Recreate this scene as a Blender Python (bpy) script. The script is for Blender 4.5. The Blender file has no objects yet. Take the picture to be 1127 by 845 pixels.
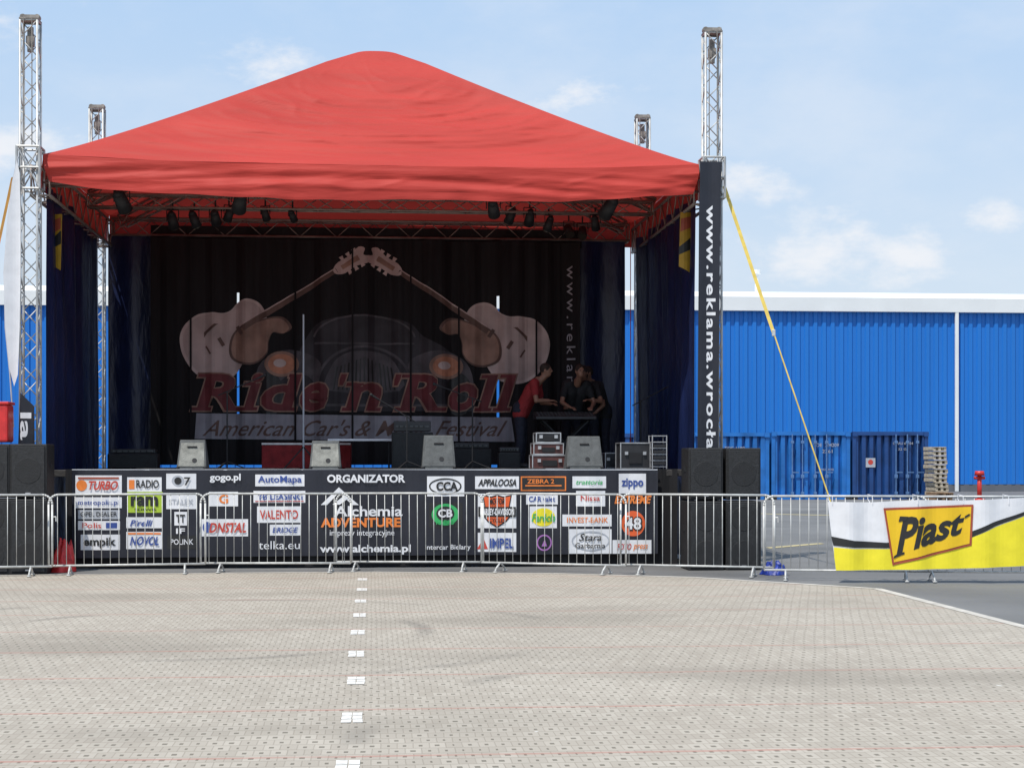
import bpy, bmesh, math, random
from mathutils import Vector, Matrix, noise
random.seed(7)
scene = bpy.context.scene
COL = scene.collection
# ------------------------------------------------------------ survey of the place (metres)
TH = math.radians(4.92); F = 1800.0; H = 1.6; HY = 504.0; CX = 563.5
C, S = math.cos(TH), math.sin(TH)
def XA(px, Y): return Y*math.tan(TH+math.atan((px-CX)/F))
def ZA(px, py, Y): return H-(py-HY)*(Y*C+XA(px, Y)*S)/F
def GR(px, py):
    d = H*F/(py-HY); l = (px-CX)/F*d
    return (l*C+d*S, d*C-l*S)

# ------------------------------------------------------------ mesh builder
class B:
    def __init__(s): s.v = []; s.f = []
    def poly(s, pts):
        n = len(s.v); s.v += [tuple(p) for p in pts]; s.f.append(tuple(range(n, n+len(pts)))); return s
    def box(s, x, y, z, sx, sy, sz):
        n = len(s.v); a, b, c = sx/2, sy/2, sz/2
        for dx in (-a, a):
            for dy in (-b, b):
                for dz in (-c, c): s.v.append((x+dx, y+dy, z+dz))
        for q in ((0,1,3,2),(4,6,7,5),(0,4,5,1),(2,3,7,6),(0,2,6,4),(1,5,7,3)):
            s.f.append(tuple(n+i for i in q))
        return s
    def tube(s, p0, p1, r0, r1=None, n=8, cap=True):
        if r1 is None: r1 = r0
        p0, p1 = Vector(p0), Vector(p1); d = (p1-p0)
        if d.length < 1e-6: return s
        d.normalize(); a = d.orthogonal().normalized(); b = d.cross(a); k = len(s.v)
        for p, r in ((p0, r0), (p1, r1)):
            for i in range(n):
                t = 2*math.pi*i/n; s.v.append(tuple(p+a*(r*math.cos(t))+b*(r*math.sin(t))))
        for i in range(n):
            j = (i+1) % n; s.f.append((k+i, k+j, k+n+j, k+n+i))
        if cap:
            s.f.append(tuple(k+i for i in reversed(range(n)))); s.f.append(tuple(k+n+i for i in range(n)))
        return s
    def path(s, pts, r, n=8):
        for a, b in zip(pts[:-1], pts[1:]): s.tube(a, b, r, r, n)
        return s
    def ball(s, c, r, m=10, k=14):
        if not hasattr(r, '__len__'): r = (r, r, r)
        n = len(s.v)
        s.v.append((c[0], c[1], c[2]+r[2]))
        for i in range(1, m):
            ph = math.pi*i/m
            for j in range(k):
                t = 2*math.pi*j/k
                s.v.append((c[0]+r[0]*math.sin(ph)*math.cos(t), c[1]+r[1]*math.sin(ph)*math.sin(t), c[2]+r[2]*math.cos(ph)))
        s.v.append((c[0], c[1], c[2]-r[2])); e = len(s.v)-1
        for j in range(k): s.f.append((n, n+1+j, n+1+(j+1) % k))
        for i in range(m-2):
            for j in range(k):
                a = n+1+i*k+j; b = n+1+i*k+(j+1) % k
                s.f.append((a, a+k, b+k, b))
        for j in range(k): s.f.append((e, n+1+(m-2)*k+(j+1) % k, n+1+(m-2)*k+j))
        return s
    def prism(s, prof, x0, x1):  # profile in (y,z), extruded along x
        n = len(s.v); k = len(prof)
        for x in (x0, x1):
            for (y, z) in prof: s.v.append((x, y, z))
        s.f.append(tuple(n+i for i in range(k))); s.f.append(tuple(n+k+i for i in reversed(range(k))))
        for i in range(k):
            j = (i+1) % k; s.f.append((n+i, n+k+i, n+k+j, n+j))
        return s
    def grid(s, fn, nu, nv):
        n = len(s.v)
        for i in range(nu+1):
            for j in range(nv+1): s.v.append(tuple(fn(i/nu, j/nv)))
        for i in range(nu):
            for j in range(nv):
                a = n+i*(nv+1)+j; s.f.append((a, a+1, a+nv+2, a+nv+1))
        return s
    def truss(s, p0, p1, w=0.29, r=0.025, rb=0.011, pitch=0.32, h=None):
        p0, p1 = Vector(p0), Vector(p1); d = p1-p0; L = d.length; d.normalize()
        up = Vector((0, 0, 1)) if abs(d.z) < 0.9 else Vector((0, 1, 0))
        a = d.cross(up).normalized(); b = a.cross(d).normalized()
        h = h or w
        cs = [a*(sx*w/2)+b*(sy*h/2) for sx, sy in ((-1,-1),(1,-1),(1,1),(-1,1))]
        for c in cs: s.tube(p0+c, p1+c, r, r, 7)
        n = max(2, int(L/pitch)); 
        for k in range(4):
            A, Bc = cs[k], cs[(k+1) % 4]
            for i in range(n):
                t0 = p0+d*(L*i/n); t1 = p0+d*(L*(i+1)/n)
                if i % 2 == 0: s.tube(t0+A, t1+Bc, rb, rb, 5)
                else: s.tube(t0+Bc, t1+A, rb, rb, 5)
        for i in (0, n):
            t = p0+d*(L*i/n)
            for k in range(4): s.tube(t+cs[k], t+cs[(k+1) % 4], rb*1.4, rb*1.4, 5)
        return s

WL = {}
def tag(o, label=None, cat=None, group=None, kind=None):
    if label: o["label"] = label
    if cat: o["category"] = cat
    if group: o["group"] = group
    if kind: o["kind"] = kind
def thing(name, loc=(0,0,0), label=None, cat=None, group=None, rot=0, local=False):
    o = bpy.data.objects.new(name, None); o.empty_display_size = 0.2
    o.location = loc; o.rotation_euler = (0, 0, rot); COL.objects.link(o)
    WL[o] = Vector((0,0,0)) if local else Vector(loc)
    tag(o, label, cat, group); return o
def make(name, b, mt, parent=None, smooth=False, bevel=0, label=None, cat=None, group=None, kind=None):
    xs = [p[0] for p in b.v]; ys = [p[1] for p in b.v]; zs = [p[2] for p in b.v]
    c = Vector(((min(xs)+max(xs))/2, (min(ys)+max(ys))/2, min(zs) if parent is None else (min(zs)+max(zs))/2))
    me = bpy.data.meshes.new(name); me.from_pydata([(p[0]-c.x, p[1]-c.y, p[2]-c.z) for p in b.v], [], b.f)
    me.materials.append(mt); me.update()
    bm = bmesh.new(); bm.from_mesh(me)
    if kind is None and not name.endswith('_print'):
        bmesh.ops.recalc_face_normals(bm, faces=bm.faces)
    bm.to_mesh(me); bm.free()
    if smooth:
        for p in me.polygons: p.use_smooth = True
    o = bpy.data.objects.new(name, me); COL.objects.link(o)
    if parent:
        o.parent = parent; o.location = c-WL[parent]
    else: o.location = c
    WL[o] = c
    if bevel:
        m = o.modifiers.new("bev", 'BEVEL'); m.width = bevel; m.segments = 2; m.limit_method = 'ANGLE'
    tag(o, label, cat, group, kind); return o
def copy_thing(o, loc, rot=None, label=None, parent=None):
    n = o.copy(); COL.objects.link(n)
    if parent is None:
        n.location = loc
        if rot is not None: n.rotation_euler = (0, 0, rot)
        if label: n["label"] = label
    else:
        n.parent = parent; n.matrix_parent_inverse = o.matrix_parent_inverse.copy()
    for ch in list(o.children): copy_thing(ch, None, parent=n)
    return n

# ------------------------------------------------------------ materials
def nt(name):
    m = bpy.data.materials.new(name); m.use_nodes = True
    return m, m.node_tree.nodes, m.node_tree.links, m.node_tree.nodes["Principled BSDF"]
def mat(name, col, rough=0.6, metal=0.0, var=0.15, scale=3.0, bump=0.0, bscale=20, trans=0.0, spec=0.5, stretch=(1,1,1)):
    m, N, L, P = nt(name)
    tc = N.new('ShaderNodeTexCoord'); mp = N.new('ShaderNodeMapping'); mp.inputs['Scale'].default_value = stretch
    L.new(tc.outputs['Object'], mp.inputs[0])
    nz = N.new('ShaderNodeTexNoise'); nz.inputs['Scale'].default_value = scale; nz.inputs['Detail'].default_value = 6
    L.new(mp.outputs[0], nz.inputs['Vector'])
    rp = N.new('ShaderNodeMapRange'); rp.inputs[1].default_value = 0.3; rp.inputs[2].default_value = 0.7
    rp.inputs[3].default_value = 1-var; rp.inputs[4].default_value = 1+var
    L.new(nz.outputs['Fac'], rp.inputs[0])
    mx = N.new('ShaderNodeVectorMath'); mx.operation = 'SCALE'; mx.inputs[0].default_value = col[:3]
    L.new(rp.outputs[0], mx.inputs['Scale']); L.new(mx.outputs[0], P.inputs['Base Color'])
    P.inputs['Roughness'].default_value = rough; P.inputs['Metallic'].default_value = metal
    P.inputs['Specular IOR Level'].default_value = spec
    if bump:
        n2 = N.new('ShaderNodeTexNoise'); n2.inputs['Scale'].default_value = bscale; n2.inputs['Detail'].default_value = 4
        L.new(mp.outputs[0], n2.inputs['Vector'])
        bp = N.new('ShaderNodeBump'); bp.inputs['Strength'].default_value = bump; bp.inputs['Distance'].default_value = 0.05
        L.new(n2.outputs['Fac'], bp.inputs['Height']); L.new(bp.outputs[0], P.inputs['Normal'])
    if trans:
        tr = N.new('ShaderNodeBsdfTranslucent'); L.new(mx.outputs[0], tr.inputs['Color'])
        ms = N.new('ShaderNodeMixShader'); ms.inputs[0].default_value = trans
        out = N['Material Output']; L.new(P.outputs[0], ms.inputs[1]); L.new(tr.outputs[0], ms.inputs[2]); L.new(ms.outputs[0], out.inputs[0])
    return m
M = {}
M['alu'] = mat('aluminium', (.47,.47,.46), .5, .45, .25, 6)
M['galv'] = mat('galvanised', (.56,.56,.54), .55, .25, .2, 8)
M['truss_in'] = mat('aluminium_shaded', (.30,.25,.22), .55, .4, .25, 6)  # darker copy of the aluminium, shade under the canopy painted in
M['rust'] = mat('hoist_metal', (.26,.235,.21), .65, .2, .4, 12)
M['red'] = mat('red_tarp', (.50,.052,.040), .6, 0, .10, 1.1, .35, 3.2, trans=.15, spec=.22, stretch=(.35,1,3.0))
M['navy'] = mat('navy_tarp', (.009,.017,.065), .38, 0, .3, 2.5, .8, 3, spec=.5, stretch=(1.6,1.6,.5))
M['blackc'] = mat('black_cloth', (.016,.0155,.017), .8, 0, .3, 2, .6, 3, spec=.25, stretch=(2,1,.3))
M['bannerblack'] = mat('banner_black', (.016,.017,.026), .4, 0, .2, 3, .25, 4, stretch=(1,1,.6))
M['vinylwhite'] = mat('vinyl_white', (.76,.76,.78), .45, 0, .07, 5, .1, 4)
M['vinylgrey'] = mat('vinyl_grey', (.42,.44,.48), .5, 0, .1, 5)
M['lime'] = mat('vinyl_lime', (.38,.52,.04), .5, 0, .1, 5)
M['orange'] = mat('vinyl_orange', (.80,.22,.04), .5, 0, .08, 5)
M['redor'] = mat('vinyl_red_orange', (.75,.12,.03), .5, 0, .08, 5)
M['rprint'] = mat('vinyl_red', (.55,.06,.04), .5, 0, .08, 5)
M['bprint'] = mat('vinyl_blue', (.04,.08,.30), .5, 0, .08, 5)
M['gprint'] = mat('vinyl_green', (.04,.42,.12), .5, 0, .08, 5)
M['kprint'] = mat('vinyl_black', (.02,.02,.02), .5, 0, .1, 5)
M['yprint'] = mat('vinyl_yellow', (.86,.74,.03), .45, 0, .06, 5, .2, 3)
M['ydeep'] = mat('vinyl_deep_yellow', (.84,.53,.015), .45, 0, .05, 5)
M['yshade'] = mat('pennant_yellow_shaded', (.45,.26,.02), .6, 0, .2, 5)  # banner yellow with the shade under the roof put into its colour
M['brick'] = mat('vinyl_brick', (.36,.07,.035), .5, 0, .1, 5)
M['purple'] = mat('vinyl_purple', (.4,.16,.45), .5, 0, .1, 5)
M['speaker'] = mat('speaker_paint', (.012,.012,.013), .6, 0, .3, 9, .3, 90)
M['grille'] = mat('speaker_grille', (.024,.025,.027), .65, .2, .3, 30, .4, 120)
M['monitor'] = mat('monitor_carpet', (.10,.105,.105), .8, 0, .2, 12, .3, 90)
M['monlight'] = mat('monitor_grille', (.24,.24,.215), .6, .1, .35, 9, .3, 90)
M['wood'] = mat('wood_plank', (.50,.43,.32), .75, 0, .25, 6, .3, 30)
M['woodb'] = mat('wood_brown', (.26,.16,.09), .8, 0, .25, 6, .3, 30)
M['deck'] = mat('stage_ply', (.04,.036,.034), .7, 0, .3, 4, .2, 20)
M['carpet'] = mat('red_carpet', (.24,.02,.022), .9, 0, .3, 8, .4, 60)
M['shed'] = mat('shed_blue', (.015,.175,.58), .45, 0, .07, .25, spec=.4, stretch=(1,1,.2))
M['shedwhite'] = mat('shed_white', (.80,.81,.80), .5, 0, .05, .6)
M['roofgrey'] = mat('plinth_grey', (.12,.13,.15), .7, 0, .15, .6)
M['contblue'] = mat('container_blue', (.014,.145,.46), .5, 0, .3, 1.4, .1, 8)
M['contblue2'] = mat('container_dark_blue', (.010,.055,.20), .5, 0, .3, 1.4, .1, 8)
M['contbar'] = mat('container_bar', (.10,.20,.40), .5, .1, .2, 4)
M['dark'] = mat('dark_metal', (.020,.020,.022), .65, .2, .2, 8)
M['chrome'] = mat('case_edge', (.5,.5,.51), .4, .6, .2, 10)
M['caseshell'] = mat('case_shell', (.10,.035,.03), .5, 0, .25, 10)
M['caseblack'] = mat('case_black', (.025,.025,.028), .5, 0, .25, 10)
M['yellowstrap'] = mat('yellow_strap', (.75,.56,.12), .7, 0, .15, 8)
M['orangestrap'] = mat('orange_strap', (.7,.35,.08), .7, 0, .15, 8)
M['redpl'] = mat('red_plastic', (.6,.03,.03), .4, 0, .2, 8)
M['bluepl'] = mat('blue_plastic', (.008,.03,.25), .45, 0, .4, 8, .8, 7)
M['redbag'] = mat('red_sheet', (.5,.02,.02), .4, 0, .3, 8, .9, 7)
M['hydrant'] = mat('hydrant_red', (.55,.03,.02), .45, 0, .15, 8)
M['skin'] = mat('skin', (.26,.13,.085), .55, 0, .08, 12)
M['hair'] = mat('hair_brown', (.025,.014,.009), .7, 0, .3, 60, .5, 120)
M['tred'] = mat('tshirt_red', (.25,.016,.018), .85, 0, .15, 8, .5, 12)
M['tblack'] = mat('tshirt_black', (.012,.012,.014), .85, 0, .2, 8, .5, 12)
M['jeans'] = mat('jeans_dark', (.013,.015,.028), .85, 0, .2, 14, .5, 14)
M['shoe'] = mat('shoe', (.03,.03,.03), .6, 0, .2, 8)
M['lens'] = mat('lamp_lens', (.07,.06,.05), .25, .3, .1, 8)
M['paint'] = mat('road_white', (.66,.635,.59), .85, 0, .25, 18)
M['painty'] = mat('road_yellow', (.45,.38,.2), .8, 0, .3, 6)
M['kerb'] = mat('kerb_stone', (.50,.465,.41), .85, 0, .2, 5)
# backdrop print inks
M['bd_pink'] = mat('ink_pink', (.50,.40,.375), .7, 0, .2, 2.5)
M['bd_cream'] = mat('ink_cream', (.56,.46,.43), .7, 0, .14, 3)
M['bd_brown'] = mat('ink_brown', (.13,.08,.065), .7, 0, .3, 3)
M['bd_tan'] = mat('ink_tan', (.30,.185,.14), .7, 0, .4, 2.5)
M['bd_red'] = mat('ink_red', (.15,.030,.034), .7, 0, .3, 3)
M['bd_grey'] = mat('ink_grey', (.31,.31,.345), .7, 0, .18, 3)
M['bd_dark'] = mat('ink_dark', (.035,.033,.039), .7, 0, .4, 2)
M['bd_mid'] = mat('ink_mid', (.088,.082,.09), .7, 0, .4, 3)
M['bd_orange'] = mat('ink_orange', (.50,.22,.13), .7, 0, .3, 5)
M['bd_white'] = mat('ink_white', (.34,.34,.37), .7, 0, .1, 3)

def paving_mat():
    m, N, L, P = nt('block_paving')
    sp = N.new('ShaderNodeSeparateXYZ')
    geo = N.new('ShaderNodeNewGeometry'); L.new(geo.outputs['Position'], sp.inputs[0])
    def mth(op, a, b=None, c=None):
        n = N.new('ShaderNodeMath'); n.operation = op
        for i, q in enumerate((a, b, c)):
            if q is None: continue
            if isinstance(q, (int, float)): n.inputs[i].default_value = q
            else: L.new(q, n.inputs[i])
        return n.outputs[0]
    def nse(scale, det=4, st=None):
        n = N.new('ShaderNodeTexNoise'); n.inputs['Scale'].default_value = scale; n.inputs['Detail'].default_value = det
        if st:
            mp = N.new('ShaderNodeMapping'); mp.inputs['Scale'].default_value = st
            L.new(geo.outputs['Position'], mp.inputs[0]); L.new(mp.outputs[0], n.inputs['Vector'])
        else: L.new(geo.outputs['Position'], n.inputs['Vector'])
        return n.outputs['Fac']
    def ms(v, a, b_):
        n = N.new('ShaderNodeMapRange'); n.interpolation_type = 'SMOOTHSTEP'; n.inputs[1].default_value = a; n.inputs[2].default_value = b_
        L.new(v, n.inputs[0]); return n.outputs[0]
    X, Y = sp.outputs[0], sp.outputs[1]
    wob = mth('MULTIPLY', mth('SUBTRACT', nse(1.2), .5), .05)
    Yw = mth('ADD', Y, wob)
    ry = mth('DIVIDE', Yw, .164); row = mth('FLOOR', ry)
    rx = mth('ADD', mth('ADD', mth('DIVIDE', X, .092), mth('MULTIPLY', mth('MODULO', row, 2.0), .5)), mth('MULTIPLY', mth('SUBTRACT', nse(.9), .5), .4)); colm = mth('FLOOR', rx)
    fx = mth('FRACT', rx); fy = mth('FRACT', ry)
    cx = N.new('ShaderNodeCombineXYZ'); L.new(row, cx.inputs[0]); L.new(colm, cx.inputs[1])
    wn = N.new('ShaderNodeTexWhiteNoise'); L.new(cx.outputs[0], wn.inputs[0]); rnd = wn.outputs['Value']
    halfw = mth('ADD', mth('MULTIPLY', rnd, .12), .05)
    dot = mth('MULTIPLY', mth('LESS_THAN', mth('ABSOLUTE', mth('SUBTRACT', fx, .5)), halfw),
              mth('LESS_THAN', mth('ABSOLUTE', mth('SUBTRACT', fy, .5)), .15))
    joint = mth('MAXIMUM', mth('LESS_THAN', fy, .07), mth('MULTIPLY', mth('LESS_THAN', fx, .07), .8))
    ryy = mth('FRACT', mth('DIVIDE', mth('SUBTRACT', Yw, 7.98), 1.64))
    redl = mth('LESS_THAN', mth('ABSOLUTE', mth('SUBTRACT', ryy, .5)), .015)
    redn = mth('MULTIPLY', redl, mth('ADD', mth('MULTIPLY', nse(2.0, 6), .8), .05))
    base = N.new('ShaderNodeMix'); base.data_type = 'RGBA'
    base.inputs[6].default_value = (.315, .275, .225, 1); base.inputs[7].default_value = (.485, .437, .368, 1)
    f = mth('ADD', mth('MULTIPLY', nse(.5, 6), .6), mth('MULTIPLY', rnd, .4)); L.new(f, base.inputs[0])
    def mix(c1, col, fac):
        n = N.new('ShaderNodeMix'); n.data_type = 'RGBA'; L.new(c1, n.inputs[6]); n.inputs[7].default_value = (*col, 1); L.new(fac, n.inputs[0]); return n.outputs[2]
    c = base.outputs[2]
    c = mix(c, (.235, .207, .17), mth('MULTIPLY', ms(nse(.22, 7, (1, 2.2, 1)), .47, .70), .55))
    for (ox, oy, R, wd) in ((-1.6, 15.2, 3.4, .16), (-1.6, 15.2, 2.1, .13), (4.5, 9.0, 4.6, .15)):
        dx_ = mth('SUBTRACT', X, ox); dy_ = mth('SUBTRACT', Y, oy)
        dd = mth('SQRT', mth('ADD', mth('MULTIPLY', dx_, dx_), mth('MULTIPLY', dy_, dy_)))
        rg = mth('SUBTRACT', 1.0, ms(mth('ABSOLUTE', mth('SUBTRACT', dd, R)), 0.02, wd))
        c = mix(c, (.17, .155, .135), mth('MULTIPLY', mth('MULTIPLY', rg, ms(nse(.5, 4), .45, .65)), .5))
    c = mix(c, (.19, .16, .125), mth('MULTIPLY', joint, .5))
    c = mix(c, (.10, .088, .065), mth('MULTIPLY', dot, .72))
    c = mix(c, (.40, .16, .125), redn)
    c = mix(c, (.62, .60, .56), mth('MULTIPLY', ms(nse(9, 1), .80, .83), .8))
    L.new(c, P.inputs['Base Color']); P.inputs['Roughness'].default_value = .85; P.inputs['Specular IOR Level'].default_value = .25
    bp = N.new('ShaderNodeBump'); bp.inputs['Strength'].default_value = .35; bp.inputs['Distance'].default_value = .008
    h = mth('SUBTRACT', mth('MULTIPLY', nse(60), .3), mth('MAXIMUM', dot, joint)); L.new(h, bp.inputs['Height']); L.new(bp.outputs[0], P.inputs['Normal'])
    return m
M['paving'] = paving_mat()
M['asphalt'] = mat('asphalt', (.15,.148,.145), .85, 0, .28, .35, .3, 60)

# ------------------------------------------------------------ text & printed cloth
def font_mesh(s, off=0.0, shear=0.0, space=1.0):
    cu = bpy.data.curves.new('t', 'FONT'); cu.body = s; cu.resolution_u = 3; cu.offset = off; cu.shear = shear; cu.space_character = space
    ob = bpy.data.objects.new('t', cu); COL.objects.link(ob)
    dg = bpy.context.evaluated_depsgraph_get(); me = bpy.data.meshes.new_from_object(ob.evaluated_get(dg))
    v = [(p.co.x, p.co.y) for p in me.vertices]; f = [tuple(p.vertices) for p in me.polygons]
    bpy.data.objects.remove(ob); bpy.data.curves.remove(cu); bpy.data.meshes.remove(me)
    return v, f
def fit_text(s, x0, z0, x1, z1, off=0.0, shear=0.0, rot=0, space=1.0):
    v, f = font_mesh(s, off, shear, space)
    if rot == -90: v = [(y, -x) for x, y in v]
    xs = [p[0] for p in v]; zs = [p[1] for p in v]
    a, b, c, d = min(xs), max(xs), min(zs), max(zs)
    return [(x0+(x-a)/(b-a)*(x1-x0), z0+(z-c)/(d-c)*(z1-z0)) for x, z in v], f
class Cloth:
    """flat printed sheet: all layers share the same folds (fold depth depends on x)"""
    def __init__(s, wave, step): s.w = wave; s.step = step
    def add(s, name, v2, faces, layer, mt, parent, zf=None, **kw):
        bm = bmesh.new(); vs = [bm.verts.new((x, 0, z)) for x, z in v2]
        for f in faces:
            if len(set(f)) >= 3:
                try: bm.faces.new([vs[i] for i in f])
                except ValueError: pass
        x0 = min(p[0] for p in v2); x1 = max(p[0] for p in v2)
        k = math.ceil(x0/s.step)
        while k*s.step < x1:
            bmesh.ops.bisect_plane(bm, geom=bm.verts[:]+bm.edges[:]+bm.faces[:], plane_co=(k*s.step, 0, 0), plane_no=(1, 0, 0), dist=1e-6); k += 1
        for f in bm.faces:
            f.normal_update()
            if f.normal.y > 0: f.normal_flip()
        bm.verts.index_update()
        b = B(); b.v = [(v.co.x, s.w(v.co.x)-layer*.004, v.co.z) for v in bm.verts]
        b.f = [tuple(v.index for v in f.verts) for f in bm.faces]; bm.free()
        o = make(name, b, mt, parent, kind='x', **kw)
        if 'kind' in o: del o['kind']
        return o
    def poly(s, name, pts, layer, mt, parent, **kw):
        return s.add(name, pts, [tuple(range(len(pts)))], layer, mt, parent, **kw)
    def polys(s, name, lst, layer, mt, parent, **kw):
        v = []; f = []
        for p in lst:
            f.append(tuple(range(len(v), len(v)+len(p)))); v += p
        return s.add(name, v, f, layer, mt, parent, **kw)
def ell(cx, cz, rx, rz, n=28, a0=0, a1=2*math.pi):
    return [(cx+rx*math.cos(a0+(a1-a0)*i/n), cz+rz*math.sin(a0+(a1-a0)*i/n)) for i in range(n)]
def ring(cx, cz, rx, rz, t, n=28, a0=0.0, a1=2*math.pi):
    out = []
    for i in range(n):
        p = a0+(a1-a0)*i/n; q = a0+(a1-a0)*(i+1)/n
        out.append([(cx+rx*math.cos(p), cz+rz*math.sin(p)), (cx+rx*math.cos(q), cz+rz*math.sin(q)),
                    (cx+(rx-t)*math.cos(q), cz+(rz-t)*math.sin(q)), (cx+(rx-t)*math.cos(p), cz+(rz-t)*math.sin(p))])
    return out
def rectp(x0, z0, x1, z1): return [(x0, z0), (x1, z0), (x1, z1), (x0, z1)]
def smooth_loop(pts, n=5):
    out = []; k = len(pts)
    for i in range(k):
        p0, p1, p2, p3 = (Vector(pts[(i+j-1) % k]) for j in range(4))
        for q in range(n):
            t = q/n
            out.append(tuple(.5*((2*p1)+(p2-p0)*t+(2*p0-5*p1+4*p2-p3)*t*t+(3*p1-p0-3*p2+p3)*t**3)))
    return out

# ============================================================ SETTING
g = B().poly([(-900,-300,0),(900,-300,0),(900,1600,0),(-900,1600,0)])
make('ground', g, M['asphalt'], kind='structure')
a = GR(965, 648); b_ = GR(1127, 690); dx = (b_[0]-a[0])/(b_[1]-a[1])
edge = [(-40, 22.7), (-6, 22.7), (-3, 22.95), (0, 23.0), (2.5, 22.5), (4.3, 21.6), (a[0]-.8, 20.45), a, b_, (b_[0]+dx*(-14-b_[1]), -14)]
make('paving', B().poly([(p[0], p[1], .004) for p in edge+[(-40, -14)]]), M['paving'], kind='structure')
kb = B()
for p, q in zip(edge[:-1], edge[1:]):
    d = Vector((q[0]-p[0], q[1]-p[1])).normalized(); n = Vector((-d.y, d.x))*.06
    kb.poly([(p[0]-n.x, p[1]-n.y, .008), (q[0]-n.x, q[1]-n.y, .008), (q[0]+n.x, q[1]+n.y, .008), (p[0]+n.x, p[1]+n.y, .008)])
make('paving_edge', kb, M['kerb'], kind='structure')
mk = B()
for i in range(9):
    y = 8.5+1.64*i
    j = random.uniform(-.03, .03); k_ = random.uniform(-.008, .008)
    for (u0, u1) in ((-.064, -.003), (.003, .062)):
        for (v0, v1) in ((-.20, -.08), (-.068, .05), (.062, .19)):
            e = random.uniform(-.005, .005)
            mk.poly([(-.115+k_+u0+e, y+v0+j, .008), (-.115+k_+u1+e, y+v0+j, .008), (-.115+k_+u1, y+v1+j, .008), (-.115+k_+u0, y+v1+j, .008)])
make('road_marking', mk, M['paint'], kind='structure')
yl = B()
for (p0, p1, w) in (((742, 562), (860, 566), .12), ((845, 603), (905, 598), .08), ((860, 566), (1200, 572), .12)):
    A, Bq = GR(*p0), GR(*p1)
    yl.poly([(A[0], A[1]-w*2, .006), (Bq[0], Bq[1]-w*2, .006), (Bq[0], Bq[1]+w*2, .006), (A[0], A[1]+w*2, .006)])
make('road_line', yl, M['painty'], kind='structure')

# ---- shed
SY = 76.0
shed = thing('industrial_shed', (10, SY, 0), "long blue corrugated industrial shed with white roof edge", "building")
ztop = ZA(960, 343, SY); zroof = ZA(960, 322.5, SY)
prof = []; x = -70.0
while x < 80:
    prof += [(x, 0), (x+.12, 0), (x+.17, -.07), (x+.33, -.07), (x+.38, 0)]; x += .42
wb = B()
for i in range(len(prof)-1):
    (x0, y0), (x1, y1) = prof[i], prof[i+1]
    wb.poly([(x0, SY+y0, .35), (x1, SY+y1, .35), (x1, SY+y1, ztop), (x0, SY+y0, ztop)])
make('wall', wb, M['shed'], shed)
make('plinth', B().box(5, SY+.1, .17, 150, .3, .35), M['roofgrey'], shed)
make('body', B().box(5, SY+15.2, ztop/2, 150, 30, ztop-.1), M['shed'], shed)
make('fascia', B().prism([(SY-.28, ztop-.02), (SY-.28, zroof-.25), (SY-.05, zroof-.0), (SY+.3, zroof), (SY+.3, ztop-.02)], -70, 80), M['shedwhite'], shed)
make('roof', B().prism([(SY+.3, zroof-.1), (SY+15, zroof+.25), (SY+30, zroof-.1)], -70, 80), M['shedwhite'], shed)
for px, w in ((1053, .17), (2000, .17), (130, .17), (-300, .17)):
    xx = XA(px, SY-.2); make('downpipe', B().box(xx, SY-.2, ztop/2, w, .14, ztop), M['shedwhite'], shed, bevel=.03)
xx = XA(833, SY+3); zb = zroof-.1; zt = ZA(833, 297, SY+3)
make('roof_vent', B().tube((xx, SY+3, zb), (xx, SY+3, zt-.2), .10, .10, 10).tube((xx, SY+3, zt-.2), (xx, SY+3, zt), .2, .2, 10), M['shedwhite'], shed)

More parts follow.
